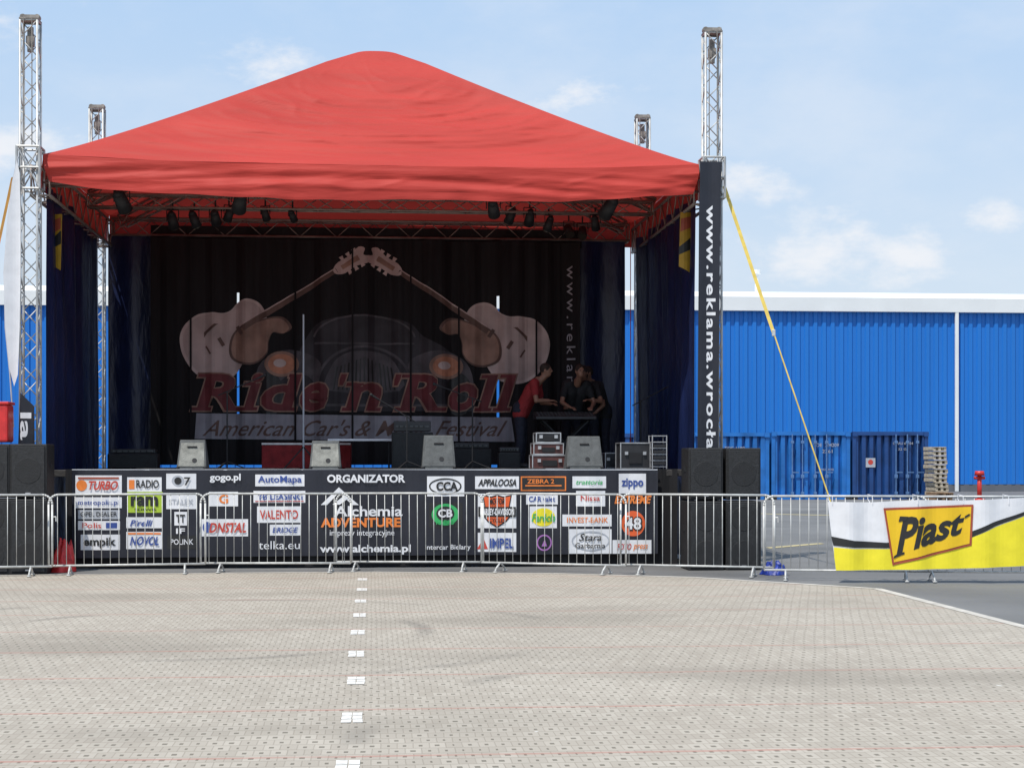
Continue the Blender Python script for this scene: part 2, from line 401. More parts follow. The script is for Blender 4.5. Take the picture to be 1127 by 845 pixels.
# ---- containers
CY = 62.0
def container(px0, px1, py, mt, label, lock=None, letters=None, yy=CY, plac=False):
    x0, x1 = XA(px0, yy), XA(px1, yy); w = x1-x0-.06; cx = (x0+x1)/2; h = ZA((px0+px1)/2, py, yy)
    o = thing('shipping_container', (cx, yy, 0), label, 'container', 'blue shipping containers in a row')
    f = B(); t = .14
    for sx in (-1, 1):
        f.box(cx+sx*(w/2-t/2), yy, h/2, t, t, h); f.box(cx+sx*(w/2-t/2), yy+2.3, h/2, t, t, h)
    f.box(cx, yy, .1, w-2*t, t, .2).box(cx, yy, h-.07, w-2*t, t, .14)
    f.box(cx, yy+1.2, h-.05, w-.02, 2.2, .06)
    for sx in (-1, 1): f.box(cx+sx*(w/2-.05), yy+1.15, h/2, .06, 2.1, h-.2)
    make('frame', f, mt, o)
    p = B(); x = cx-w/2+t; seg = []
    while x < cx+w/2-t-.2:
        seg += [(x, -.03), (x+.09, -.03), (x+.12, .12), (x+.21, .12), (x+.24, -.03)]; x += .30
    seg.append((cx+w/2-t, -.03))
    for (a0, b0), (a1, b1) in zip(seg[:-1], seg[1:]):
        p.poly([(a0, yy+b0, .2), (a1, yy+b1, .2), (a1, yy+b1, h-.14), (a0, yy+b0, h-.14)])
    make('panel', p, mt, o)
    for sx in (-1, 1):
        for z in (.09, h-.09): make('corner_casting', B().box(cx+sx*(w/2-.09), yy-.03, z, .19, .17, .17), M['dark'] if z < 1 else mt, o)
    for dx in (lock or ()):
        make('locking_bar', B().tube((cx+dx, yy-.12, .15), (cx+dx, yy-.12, h-.1), .024).box(cx+dx, yy-.12, .9, .12, .06, .14).box(cx+dx, yy-.12, h-.4, .12, .06, .1).box(cx+dx, yy-.12, .25, .12, .06, .1).box(cx+dx+.12, yy-.13, 1.05, .26, .03, .05), M['contbar'], o)
    if plac:
        make('placard_print', B().poly([(x_, yy-.05, z_) for x_, z_ in rectp(cx-.98, h-1.38, cx-.6, h-1.02)]), M['vinylgrey'], o)
        make('emblem_print', B().poly([(x_, yy-.055, z_) for x_, z_ in ell(cx-.79, h-1.18, .10, .10)]), M['rprint'], o)
    if letters:
        for s, dx, dz, ww, hh in letters:
            v, fc = fit_text(s, cx+dx, h-dz, cx+dx+ww, h-dz+hh, off=.0)
            b = B(); b.v = [(q[0], yy-.045, q[1]) for q in v]; b.f = fc; make('lettering_print', b, M['vinylgrey'], o)
    return o
container(848, 936, 475, M['contblue'], "bright blue shipping container with white serial lettering", lock=(-.75, -.35, .15, .6),
          letters=[('TDE  204209', .1, .58, 1.0, .13), ('2261', .45, .82, .4, .13), ('MAX GROSS', .4, 1.5, .5, .08)])
container(937, 1022, 475, M['contblue2'], "dark navy shipping container with small square placard", lock=(.2, .65, 1.05),
          letters=[('CMAU 61204', .1, .5, .8, .10), ('22 G1', .3, .72, .4, .09)], plac=True)
container(758, 847, 476, M['contblue'], "blue shipping container partly hidden behind black speakers", letters=[('TDE 1180', -.2, .65, .8, .11), ('22 G1', .2, .9, .4, .1)])
container(668, 757, 477, M['contblue2'], "dark blue shipping container hidden behind the speakers")
def pallet(px_, y_, z0, w_, mt, j, label):
    b = B()
    for k in range(6): b.box(px_+j, y_-.5+k*.2, z0+.145, w_, .15, .025)
    for k in (-.42, 0, .42): b.box(px_+j+k*w_, y_, z0+.08, .1, 1.1, .10)
    for k in range(3): b.box(px_+j, y_-.5+k*.5, z0+.015, w_, .12, .025)
    make('pallet', b, mt, label=label, cat="pallet", group="stack of wooden pallets")
for i in range(11): pallet(XA(1030, 61), 61, i*.17+.17, .50, M['wood'], random.uniform(-.05, .05), "pale wooden pallet stacked beside the blue container")
pallet(XA(1031, 61), 61, 0, .62, M['woodb'], 0, "brown wooden pallet under the pale stack")
pallet(XA(1033, 59.2), 59.2, 0, .66, M['woodb'], 0, "low brown wooden pallet lying before the stack")
pallet(XA(1033, 59.2), 59.2, .17, .66, M['woodb'], .04, "low brown wooden pallet lying before the stack")
hx, hy = GR(1078, 551); hyd = thing('fire_hydrant', (hx, hy, 0), "red fire hydrant post standing on the asphalt", "hydrant")
make('post', B().tube((hx,hy,0),(hx,hy,.95),.09,.08,12).tube((hx,hy,0),(hx,hy,.08),.2,.2,12), M['hydrant'], hyd, True)
make('cap', B().tube((hx,hy,.95),(hx,hy,1.12),.19,.16,12).tube((hx-.2,hy,.86),(hx+.2,hy,.86),.06,.06,10), M['hydrant'], hyd, True)

# ============================================================ STAGE
SX = .08; Y0 = 24.0; DZ = 1.43
xl, xr = XA(72, Y0), XA(746, Y0)
stage = thing('stage', (SX, Y0, 0), "raised concert stage platform with dark deck on legs", "stage")
make('deck', B().box(SX, Y0+3.05, DZ-.05, 9.3, 6.0, .10), M['deck'], stage, bevel=.01)
sk = B(); 
def skw(x): return Y0+.03+.02*math.sin(x*9)+.012*math.sin(x*23)
n = 150
for i in range(n):
    xa, xb = xl+(xr-xl)*i/n, xl+(xr-xl)*(i+1)/n
    sk.poly([(xa, skw(xa), .02), (xb, skw(xb), .02), (xb, skw(xb), DZ+.01), (xa, skw(xa), DZ+.01)])
make('skirt', sk, M['blackc'], stage)
for x in (-4.3, -2.2, 0, 2.2, 4.3):
    for y in (.4, 3, 5.8): make('leg', B().tube((SX+x, Y0+y, 0), (SX+x, Y0+y, DZ-.1), .03), M['alu'], stage)

# ---- towers
def tower(px, Y, top, front=True):
    x = XA(px, Y)
    o = thing('truss_tower', (x, Y, 0), "tall aluminium lattice tower carrying the stage roof", "tower", "lattice towers at the stage roof corners")
    make('mast', B().truss((x, Y, .12), (x, Y, top-.12), .24, .019, .009, .25), M['alu'], o, True)
    b = B().box(x, Y, .06, .5, .5, .05)
    for a in (0, 90, 180, 270):
        c, s_ = math.cos(math.radians(a+45)), math.sin(math.radians(a+45)); b.tube((x+c*.25, Y+s_*.25, .08), (x+c*.7, Y+s_*.7, .05), .03)
        b.tube((x+c*.7, Y+s_*.7, 0), (x+c*.7, Y+s_*.7, .12), .05)
    make('base_plate', b, M['alu'], o)
    h = B().box(x, Y, top-.10, .27, .27, .02).tube((x-.10, Y-.04, top-.06), (x-.10, Y+.04, top-.06), .045, .045, 12).tube((x+.10, Y-.04, top-.06), (x+.10, Y+.04, top-.06), .045, .045, 12)
    h.box(x, Y-.045, top-.05, .27, .010, .045).box(x, Y+.045, top-.05, .27, .010, .045)
    make('head_block', h, M['rust'], o)
    hm = B().tube((x, Y, top-.55), (x, Y, top-.2), .045, .045, 10).box(x, Y, top-.40, .11, .09, .14)
    make('hoist_motor', hm, M['rust'], o)
    sl = B()
    zt = 6.05; zb = 5.45
    for sx in (-1, 1):
        for sy in (-1, 1): sl.tube((x+sx*.16, Y+sy*.16, zb), (x+sx*.16, Y+sy*.16, zt), .020)
    for z in (zb, (zb+zt)/2, zt):
        for sx in (-1, 1):
            sl.tube((x+sx*.16, Y-.16, z), (x+sx*.16, Y+.16, z), .016); sl.tube((x-.16, Y+sx*.16, z), (x+.16, Y+sx*.16, z), .016)
    for sx in (-1, 1):
        sl.tube((x-.16, Y+sx*.16, zb), (x+.16, Y+sx*.16, zt), .011); sl.tube((x+.16, Y+sx*.16, zb), (x-.16, Y+sx*.16, zt), .011)
    make('sleeve_block', sl, M['alu'], o)
    make('hoist_chain', B().tube((x+.05, Y-.14, zt), (x+.05, Y-.14, top-.1), .008, .008, 5).tube((x-.07, Y-.14, zt), (x-.07, Y-.14, top-.1), .008, .008, 5), M['rust'], o)
    return x
tl = tower(33.5, Y0, 7.98); tr = tower(783.5, Y0, 8.02)
tower(107, Y0+6, 7.98); tower(707, Y0+6, 7.98)

# ---- canopy
can = thing('stage_canopy', (SX, Y0, 5.4), "red tarpaulin hipped stage roof on aluminium truss frame", "canopy")
EZ, PZ = 5.97, 8.06; WX = 4.78
def crease(t): return max(0, 1-abs(t)*5.0)**1.5
def wr(v, u, sd, k=1.0):
    q = u-.17*v*v
    a = noise.noise(Vector((v*.8+sd, q*5.0, sd)))
    b2 = noise.noise(Vector((v*1.3+sd*2, (u-.12*v*v)*17, 3+sd)))
    c3 = noise.noise(Vector((v*2.0+sd*3, (u-.18*v*v)*34, 8+sd)))
    e = noise.noise(Vector((v*1.6+sd, (u+.22*v)*11, 21+sd)))
    r = a*.075+b2*.038+c3*.017+crease(e)*.012+crease(b2)*.014
    return r*k*(1-abs(v)**6)*min(1, (1-u)*2.2)**1.3*min(1, u*4+.35)
def zprof(u): return EZ+(PZ-EZ)*(u**1.10)
def front(v, u):
    v = v*2-1; x = v*(WX*(1-u)+.33*u); d = wr(v, u, 1.3)
    sag = -.10*math.sin(math.pi*min(1, u*1.0))*(1-v*v)
    pk = -.035*(abs(v)**3)*max(0, u-.9)*10
    return (SX+x, Y0+.02+2.05*u-.75*d, zprof(u)+sag*.6+.75*d-.09*(1-abs(v)**3)*(1-u)+pk)
def back(v, u):
    x, y, z = front(v, u); return (x, 2*(Y0+3)-y, z)
def side(sg, sd):
    def f(w, u):
        w = w*2-1; y = w*(2.98*(1-u)+.93*u); d = wr(w, u, sd)
        return (SX+sg*(WX*(1-u)+.33*u)+sg*d*.5, Y0+3+y, zprof(u)+d*.7-.035*max(0, u-.9)*10)
    return f
b = B().grid(front, 200, 120).grid(back, 40, 20).grid(side(-1, 4.1), 60, 30).grid(side(1, 7.7), 60, 30)
b.poly([front(0, 1), front(.25, 1), front(.5, 1), front(.75, 1), front(1, 1), back(1, 1), back(.5, 1), back(0, 1)])
def val(u, w):
    v = u*2-1
    zt = front(u, 0)[2]; zb = 5.365+.15*(abs(v)**3)+(.06*max(0, -v)**4)+.012*math.sin(v*9)+.006*math.sin(v*31)
    rip = (.05*noise.noise(Vector((v*3, w*1.5, 5)))+.035*noise.noise(Vector((v*13, w*.8, 2)))*w)
    fold = .05*noise.noise(Vector((v*1.5, (w-.9*v*v)*4, 11)))+.012*crease(noise.noise(Vector((v*3, (w+v)*3, 17))))
    return (SX+v*WX*(1-.02*w*w*abs(v)), Y0+.02-.05*math.sin(w*math.pi*.6)-(rip+fold*math.sin(math.pi*w))*min(1, w*3), zt+(zb-zt)*w)
b.grid(val, 240, 24)
for sg in (-1, 1):
    def vs(u, w, sg=sg):
        zb = 5.45+.02*math.sin(u*20); x_ = SX+sg*(WX+.03*math.sin(w*2)+.04*noise.noise(Vector((u*9, w, sg)))*w)
        return (x_, Y0+.02+5.96*u, EZ+(zb-EZ)*w)
    b.grid(vs, 60, 6)
b.grid(lambda u, w: (SX+(u*2-1)*WX, Y0+5.98+.04*w, EZ+(5.5-EZ)*w), 40, 4)
make('roof_cloth', b, M['red'], can, True)
TZ = 5.72
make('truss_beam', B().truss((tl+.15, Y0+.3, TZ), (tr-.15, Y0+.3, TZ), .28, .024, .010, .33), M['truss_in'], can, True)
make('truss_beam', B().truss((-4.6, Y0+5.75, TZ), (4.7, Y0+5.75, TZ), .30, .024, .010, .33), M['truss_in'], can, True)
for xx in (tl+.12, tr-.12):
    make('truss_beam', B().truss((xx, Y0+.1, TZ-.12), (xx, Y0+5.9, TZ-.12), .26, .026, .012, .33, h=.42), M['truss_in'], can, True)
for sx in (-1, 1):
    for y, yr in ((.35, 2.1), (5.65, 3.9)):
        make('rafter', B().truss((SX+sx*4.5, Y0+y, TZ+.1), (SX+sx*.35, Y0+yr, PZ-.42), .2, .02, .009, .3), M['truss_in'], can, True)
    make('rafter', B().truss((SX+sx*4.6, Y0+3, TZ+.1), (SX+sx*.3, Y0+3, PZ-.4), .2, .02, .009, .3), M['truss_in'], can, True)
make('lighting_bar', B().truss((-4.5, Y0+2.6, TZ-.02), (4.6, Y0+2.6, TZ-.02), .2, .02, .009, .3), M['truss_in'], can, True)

# ---- tarpaulin curtains
def curtain(p0, p1, z0, z1, amp, sd, label, name='tarpaulin_curtain', mt='navy', nrm=None):
    p0, p1 = Vector(p0), Vector(p1); d = p1-p0; L_ = d.length; d.normalize(); n_ = Vector((-d.y, d.x))
    def f(u, w):
        s_ = u*L_; a_ = amp*(math.sin(s_*5+sd)+.6*math.sin(s_*11.3+sd*2)+1.2*noise.noise(Vector((s_*1.5, w*1.5, sd))))
        z_ = z0+(z1-z0)*w; q = p0+d*s_+n_*a_
        return (q.x, q.y, z_)
    return make(name, B().grid(f, max(20, int(L_*14)), 24), M[mt], None, True, label=label, cat='curtain', group='dark tarpaulin curtains around the stage')
curtain((tl+.22, Y0+.35), (XA(113, 29.9)-.03, 29.7), .1, 5.55, .05, 1.0, "dark blue tarpaulin curtain closing the stage end")
curtain((XA(697, 29.8)+.04, 29.7), (tr-.2, Y0+.35), .1, 5.55, .05, 2.0, "dark blue tarpaulin curtain hanging by the lattice tower")
curtain((XA(119, 29.7), 29.7), (XA(172, 29.7), 29.7), .9, 5.6, .04, 3.0, "dark blue tarpaulin strip beside the printed backdrop")
curtain((XA(630, 29.7), 29.7), (XA(688, 29.7), 29.7), .9, 5.6, .04, 4.0, "creased dark blue tarpaulin strip beside the printed backdrop")
curtain((XA(166, 29.62), 29.62), (XA(640, 29.62), 29.62), 5.42, 5.75, .02, 5.0, "thin black pelmet cloth above the printed backdrop", mt='blackc')

# ---- printed backdrop
BY = 29.38
def bw(x): return BY+.075*math.sin(x*4.1+.5)+.04*math.sin(x*9.7)+.02*math.sin(x*23)
cb = Cloth(bw, .06)
def bx(px): return XA(px, BY)
def bz(py, px=400): return ZA(px, py, BY)
back_ = thing('festival_backdrop', (SX, BY, DZ), "black printed festival backdrop with two guitars and a car", "backdrop")
zt, zb = bz(264), DZ+.05
g1, g2 = bx(262), bx(548); hw = .022
cb.polys('cloth', [rectp(bx(166), zb, g1-hw, zt), rectp(g1-hw, bz(322, 262), g1+hw, zt), rectp(g1-hw, zb, g1+hw, bz(470, 262)),
                   rectp(g1+hw, zb, g2-hw, zt), rectp(g2-hw, bz(326, 548), g2+hw, zt), rectp(g2-hw, zb, g2+hw, bz(468, 548)),
                   rectp(g2+hw, zb, bx(638), zt)], 0, M['blackc'], back_)
for px in (210, 325, 388, 452, 505, 590, 616):
    cb.poly('seam', [(bx(px)-.018, zb), (bx(px)+.018, zb), (bx(px)+.014, zt), (bx(px)-.014, zt)], 12, M['blackc'], back_)
def B2(pts): return [(bx(p), bz(q)) for p, q in pts]
car = smooth_loop([(322,396),(338,370),(354,354),(400,346),(448,354),(466,370),(492,384),(518,410),(522,448),(490,452),(310,452),(282,448),(284,410),(304,388)], 4)
cb.poly('printed_car', B2(car), 1, M['bd_dark'], back_)
arc = []
def line(pts, w=1.2):
    for (x0, y0), (x1, y1) in zip(pts[:-1], pts[1:]):
        d = Vector((x1-x0, y1-y0)).normalized(); nx, ny = -d.y*w/2, d.x*w/2
        arc.append(B2([(x0+nx, y0+ny), (x1+nx, y1+ny), (x1-nx, y1-ny), (x0-nx, y0-ny)]))
def arcl(cx_, cy_, rx_, ry_, a0, a1, w=1.3, n=16): line([(cx_+rx_*math.cos(a0+(a1-a0)*i/n), cy_-ry_*math.sin(a0+(a1-a0)*i/n)) for i in range(n+1)], w)
arcl(401, 374, 56, 27, .12, math.pi-.12, 2.2)
line([(346,378),(456,378)], 2.0)
arcl(401, 425, 52, 44, .2, math.pi-.2, 3.0)
cb.polys('printed_bodywork', arc, 3, M['bd_mid'], back_); arc = []
grl = smooth_loop([(362,430),(364,405),(378,390),(401,386),(424,390),(438,405),(440,430)], 3)
cb.poly('printed_grille_shell', B2(grl), 4, M['bd_mid'], back_)
for k in range(-7, 8): line([(401+k*4.8, 429), (401+k*4.2, 393+abs(k)*1.6)], 1.6)
cb.polys('printed_grille', arc, 5, M['kprint'], back_); arc = []
for sgn in (-1, 1):
    wing = smooth_loop([(401+sgn*q[0], q[1]) for q in ((48,400),(66,388),(90,386),(112,398),(120,420),(116,444),(100,446),(96,424),(80,412),(62,414),(52,424))], 3)
    cb.poly('printed_wing', B2(wing), 2, M['bd_mid'], back_)
    cb.poly('printed_tyre', B2([(401+sgn*104+u, 434+v) for u, v in ell(0, 0, 15, 24)]), 4, M['kprint'], back_)
line([(300,446),(505,446)], 3)
cb.polys('printed_bumper', arc, 5, M['bd_mid'], back_); arc = []
for cx_, cy_ in ((310, 401), (491, 403)):
    cb.poly('printed_headlight', B2([(cx_+u, cy_+v) for u, v in ell(0, 0, 19, 14)]), 5, M['bd_tan'], back_)
    cb.poly('printed_headlight', B2([(cx_+u, cy_+v) for u, v in ell(0, 0, 15, 11)]), 6, M['bd_orange'], back_)
    cb.poly('printed_headlight', B2([(cx_-2+u, cy_-1+v) for u, v in ell(0, 0, 7, 4.5)]), 7, M['bd_cream'], back_)
def guitar(bxp, byp, hxp, hyp, sg):
    A = Vector((bxp, byp)); D = Vector((hxp-bxp, hyp-byp)); Lg = D.length; D.normalize(); Nn = Vector((-D.y, D.x))*sg
    def P(t, s_): q = A+D*t+Nn*s_; return (bx(q.x), bz(q.y))
    up = [(-46,0),(-44,14),(-37,28),(-24,37),(-8,39),(6,33),(16,26),(25,24),(36,27),(47,25),(55,16),(57,6)]
    lo = [(54,-6),(51,-17),(43,-25),(32,-26),(22,-25),(12,-28),(2,-35),(-12,-39),(-27,-35),(-39,-25),(-45,-12)]
    outl = smooth_loop(up+lo, 4)
    cb.poly('printed_guitar', [P(*q) for q in outl], 2, M['bd_pink'], back_)
    rim = []; k = len(outl)
    for i in range(k):
        j = (i+1) % k; p_, q_ = outl[i], outl[j]
        rim.append([P(*p_), P(*q_), P(q_[0]*.94+.4, q_[1]*.93), P(p_[0]*.94+.4, p_[1]*.93)])
    cb.polys('printed_guitar_edge', rim, 3, M['bd_cream'], back_)
    o2 = smooth_loop([(2,-10),(-2,-22),(6,-34),(20,-41),(35,-37),(43,-27),(53,-21),(62,-28),(73,-27),(71,-13),(58,-5),(44,-2),(30,3),(14,1)], 4)
    cb.poly('printed_solid_guitar', [P(*q) for q in o2], 4, M['bd_tan'], back_)
    k2 = len(o2); r2 = []
    for i in range(k2):
        j = (i+1) % k2; p_, q_ = o2[i], o2[j]; f_ = .92
        r2.append([P(*p_), P(*q_), P(35+(q_[0]-35)*f_, -19+(q_[1]+19)*f_), P(35+(p_[0]-35)*f_, -19+(p_[1]+19)*f_)])
    cb.polys('printed_solid_guitar_edge', r2, 5, M['bd_brown'], back_)
    dk = [[P(a_, b_) for a_, b_ in ((-16,14),(-13,19),(2,21),(6,18),(4,18.5),(-10,16.5))],
          [P(a_, b_) for a_, b_ in ((-4,-5),(0,-5),(0,5),(-4,5))], [P(a_, b_) for a_, b_ in ((20,-5),(24,-5),(24,5),(20,5))],
          [P(a_, b_) for a_, b_ in ((-20,-5),(-18,-5),(-18,5),(-20,5))]]
    cb.polys('printed_guitar_fittings', dk, 6, M['bd_brown'], back_)
    cb.poly('printed_guitar_neck', [P(26, -3.2), P(Lg-20, -2.2), P(Lg-20, 2.2), P(26, 3.2)], 7, M['bd_brown'], back_)
    cb.poly('printed_guitar_neck_edge', [P(30, 3.2), P(Lg-20, 2.2), P(Lg-20, 3.4), P(30, 4.6)], 7, M['bd_pink'], back_)
    hs = smooth_loop([(Lg-23,-3),(Lg-14,-7),(Lg+2,-7),(Lg+14,-10),(Lg+19,-5),(Lg+14,0),(Lg+19,5),(Lg+14,10),(Lg+2,7),(Lg-14,7),(Lg-23,3)], 3)
    cb.poly('printed_headstock', [P(*q) for q in hs], 7, M['bd_pink'], back_)
    cb.poly('printed_headstock_inlay', [P(Lg-14,-2.4), P(Lg+8,-3), P(Lg+8,3), P(Lg-14,2.4)], 8, M['bd_tan'], back_)
    pg = []
    for k in range(3):
        for s_ in (-1, 1): pg.append([P(Lg-10+k*8, s_*7), P(Lg-7+k*8, s_*7), P(Lg-6+k*8, s_*11), P(Lg-11+k*8, s_*11)])
    cb.polys('printed_tuning_pegs', pg, 7, M['bd_cream'], back_)
guitar(245, 376, 388, 288, -1)
guitar(559, 378, 422, 288, 1)
cb.poly('printed_band', B2([(214,483),(566,486),(562,459),(216,455)]), 7, M['bd_grey'], back_)
def bt(s, x0, y0, x1, y1, layer, mt, off=0, shear=0, rot=0, nm='lettering', space=1.0):
    v, f = fit_text(s, bx(x0), bz(y1), bx(x1), bz(y0), off, shear, rot, space); cb.add(nm, v, f, layer, M[mt], back_)
def slab_word(layer, mt, g, off, th0=3.4):
    base, top, xh = 452.0, 412.0, 421.5
    ls = [('R',216,262,top,1),('i',268,279,top,1),('d',284,320,top,1),('e',326,356,xh,0),("'",364,370,top,0),('n',380,414,xh,1),("'",424,430,top,0),('R',440,484,top,1),('o',490,520,xh,0),('l',526,536,top,1),('l',546,556,top,1)]
    V = []; Fc = []; V2 = []; F2 = []
    sh = .30
    def push(V, Fc, v, f):
        n_ = len(V); V.extend(v); Fc.extend([tuple(i+n_ for i in q) for q in f])
    for ch, a_, b2, t_, slab in ls:
        bot = base if ch != "'" else 424
        v, f = fit_text(ch, 0, 0, 1, 1, off, 0)
        push(V, Fc, [(bx(a_-g+(b2-a_+2*g)*p_+(base-(bot+g-(bot-t_+2*g)*q_))*sh), bz(bot+g-(bot-t_+2*g)*q_)) for p_, q_ in v], f)
        if slab:
            w_ = b2-a_; th = th0; bars = []
            if ch == 'R': bars = [(a_-6, a_+w_*.34, base), (a_+w_*.70, b2+6, base), (a_-9, a_+w_*.25, t_+th)]
            if ch == 'i': bars = [(a_-4, b2+4, base), (a_-7, a_+5, xh+th)]
            if ch == 'd': bars = [(b2-6, b2+5, base), (b2-13, b2-3, t_+th)]
            if ch == 'n': bars = [(a_-4, a_+11, base), (b2-11, b2+4, base), (a_-7, a_+4, t_+th)]
            if ch == 'l': bars = [(a_-4, b2+4, base), (a_-7, a_+5, t_+th)]
            for (p_, q_, yb) in bars:
                push(V2, F2, [(bx(xx+(base-yy)*sh), bz(yy)) for xx, yy in [(p_-g, yb+g), (q_+g, yb+g), (q_+g, yb-th-g), (p_-g, yb-th-g)]], [(0, 1, 2, 3)])
    cb.add('lettering', V, Fc, layer, M[mt], back_)
    cb.add('lettering_serif', V2, F2, layer+.4, M[mt], back_)
slab_word(8, 'bd_tan', 1.7, .050)
slab_word(9.5, 'bd_red', .1, .030)
bt("American Car's & Music Festival", 222, 462, 558, 480, 8, 'bd_brown', .006, .55)
bt("www.reklama", 624, 290, 633, 440, 3, 'bd_white', .0, 0, -90, space=1.35)
for px, y, n_ in ((86, 27.5, 1), (694, 28.6, 1)):
    make('hanging_rope', B().tube((XA(px, y), y, 1.5), (XA(px, y), y, 5.4), .008, .008, 5), M['redpl'], label="thin red rope hanging beside the stage curtain", cat="rope")

# ---- inside yellow pennants, hung from the side truss in the shade
for px0, px1, py0, py1, yy in ((53, 69, 236, 298, 24.9), (747, 764, 234, 302, 24.9)):
    cl = Cloth(lambda x, yy=yy: yy+.04*math.sin(x*14), .05)
    o = thing('hanging_pennant', (XA((px0+px1)/2, yy), yy, ZA(px0, py1, yy)), "small yellow and black banner hanging inside the stage", "banner", "yellow pennants inside the stage")
    x0, x1 = XA(px0, yy), XA(px1, yy); z0, z1 = ZA(px0, py1, yy), ZA(px0, py0, yy)
    cl.poly('cloth', [(x0, z0+.12), (x1-.02, z0), (x1, z1), (x0+.02, z1)], 0, M['yshade'], o)
    cl.poly('swoosh', [(x0, z0+.3), (x1-.015, z0+.4), (x1-.015, z0+.6), (x0, z0+.42)], 1, M['kprint'], o)
    cl.poly('patch', [(x0+.02, z1-.30), (x1-.02, z1-.22), (x1-.02, z1-.05), (x0+.03, z1-.1)], 1, M['brick'], o)

# ---- vertical banner on tower
vy = Y0-.24
vc = Cloth(lambda x: vy+.015*math.sin(x*18), .05)
o = thing('vertical_banner', (tr, vy, .6), "tall narrow black banner with white web address on tower", "banner")
xv0, xv1 = XA(769, vy), XA(793, vy); zv1 = ZA(780, 178, vy)
vc.poly('cloth', [(xv0-.03, .7), (xv1-.05, .7), (xv1, zv1-.4), (xv1+.02, zv1), (xv0+.02, zv1), (xv0, zv1-.8)], 0, M['bannerblack'], o)
v, f = fit_text("www.reklama.wrocław.pl", xv0+.075, ZA(780, 546, vy), xv1-.075, ZA(780, 226, vy), .022, 0, -90, 1.18)
vc.add('lettering', v, f, 1, M['vinylwhite'], o)
o = thing('vertical_banner', (tl, vy, .6), "narrow black banner with white letters low on the tower", "banner")
xv0, xv1 = XA(17, vy), XA(39, vy)
vc.poly('cloth', [(xv0, .8), (xv1, .8), (xv1-.02, ZA(30, 447, vy)), (xv0+.07, ZA(30, 432, vy))], 0, M['bannerblack'], o)
v, f = fit_text("la", xv0+.07, ZA(30, 484, vy), xv1-.06, ZA(30, 454, vy), .02, 0, -90)
vc.add('lettering', v, f, 1, M['vinylwhite'], o)
fy_ = 23.75
pts = [(18,176),(21,190),(22,240),(22,300),(21,360),(19,412),(15,425),(10,405),(6,360),(4,300),(8,240),(13,200)]
fl = Cloth(lambda x: fy_+.04*math.sin(x*11), .04)
o = thing('feather_flag', (XA(14, fy_), fy_, 2.4), "narrow white curved flag strapped to the lattice tower", "flag")
fl.poly('cloth', [(XA(p, fy_), ZA(p, q, fy_)) for p, q in pts], 0, M['vinylwhite'], o)
make('pole', B().path([(XA(p, fy_), fy_+.05, ZA(p, q, fy_)) for p, q in ((19,172),(13,200),(8,240),(4,300),(5,360),(10,410),(14,470))], .012, 6), M['vinylgrey'], o)

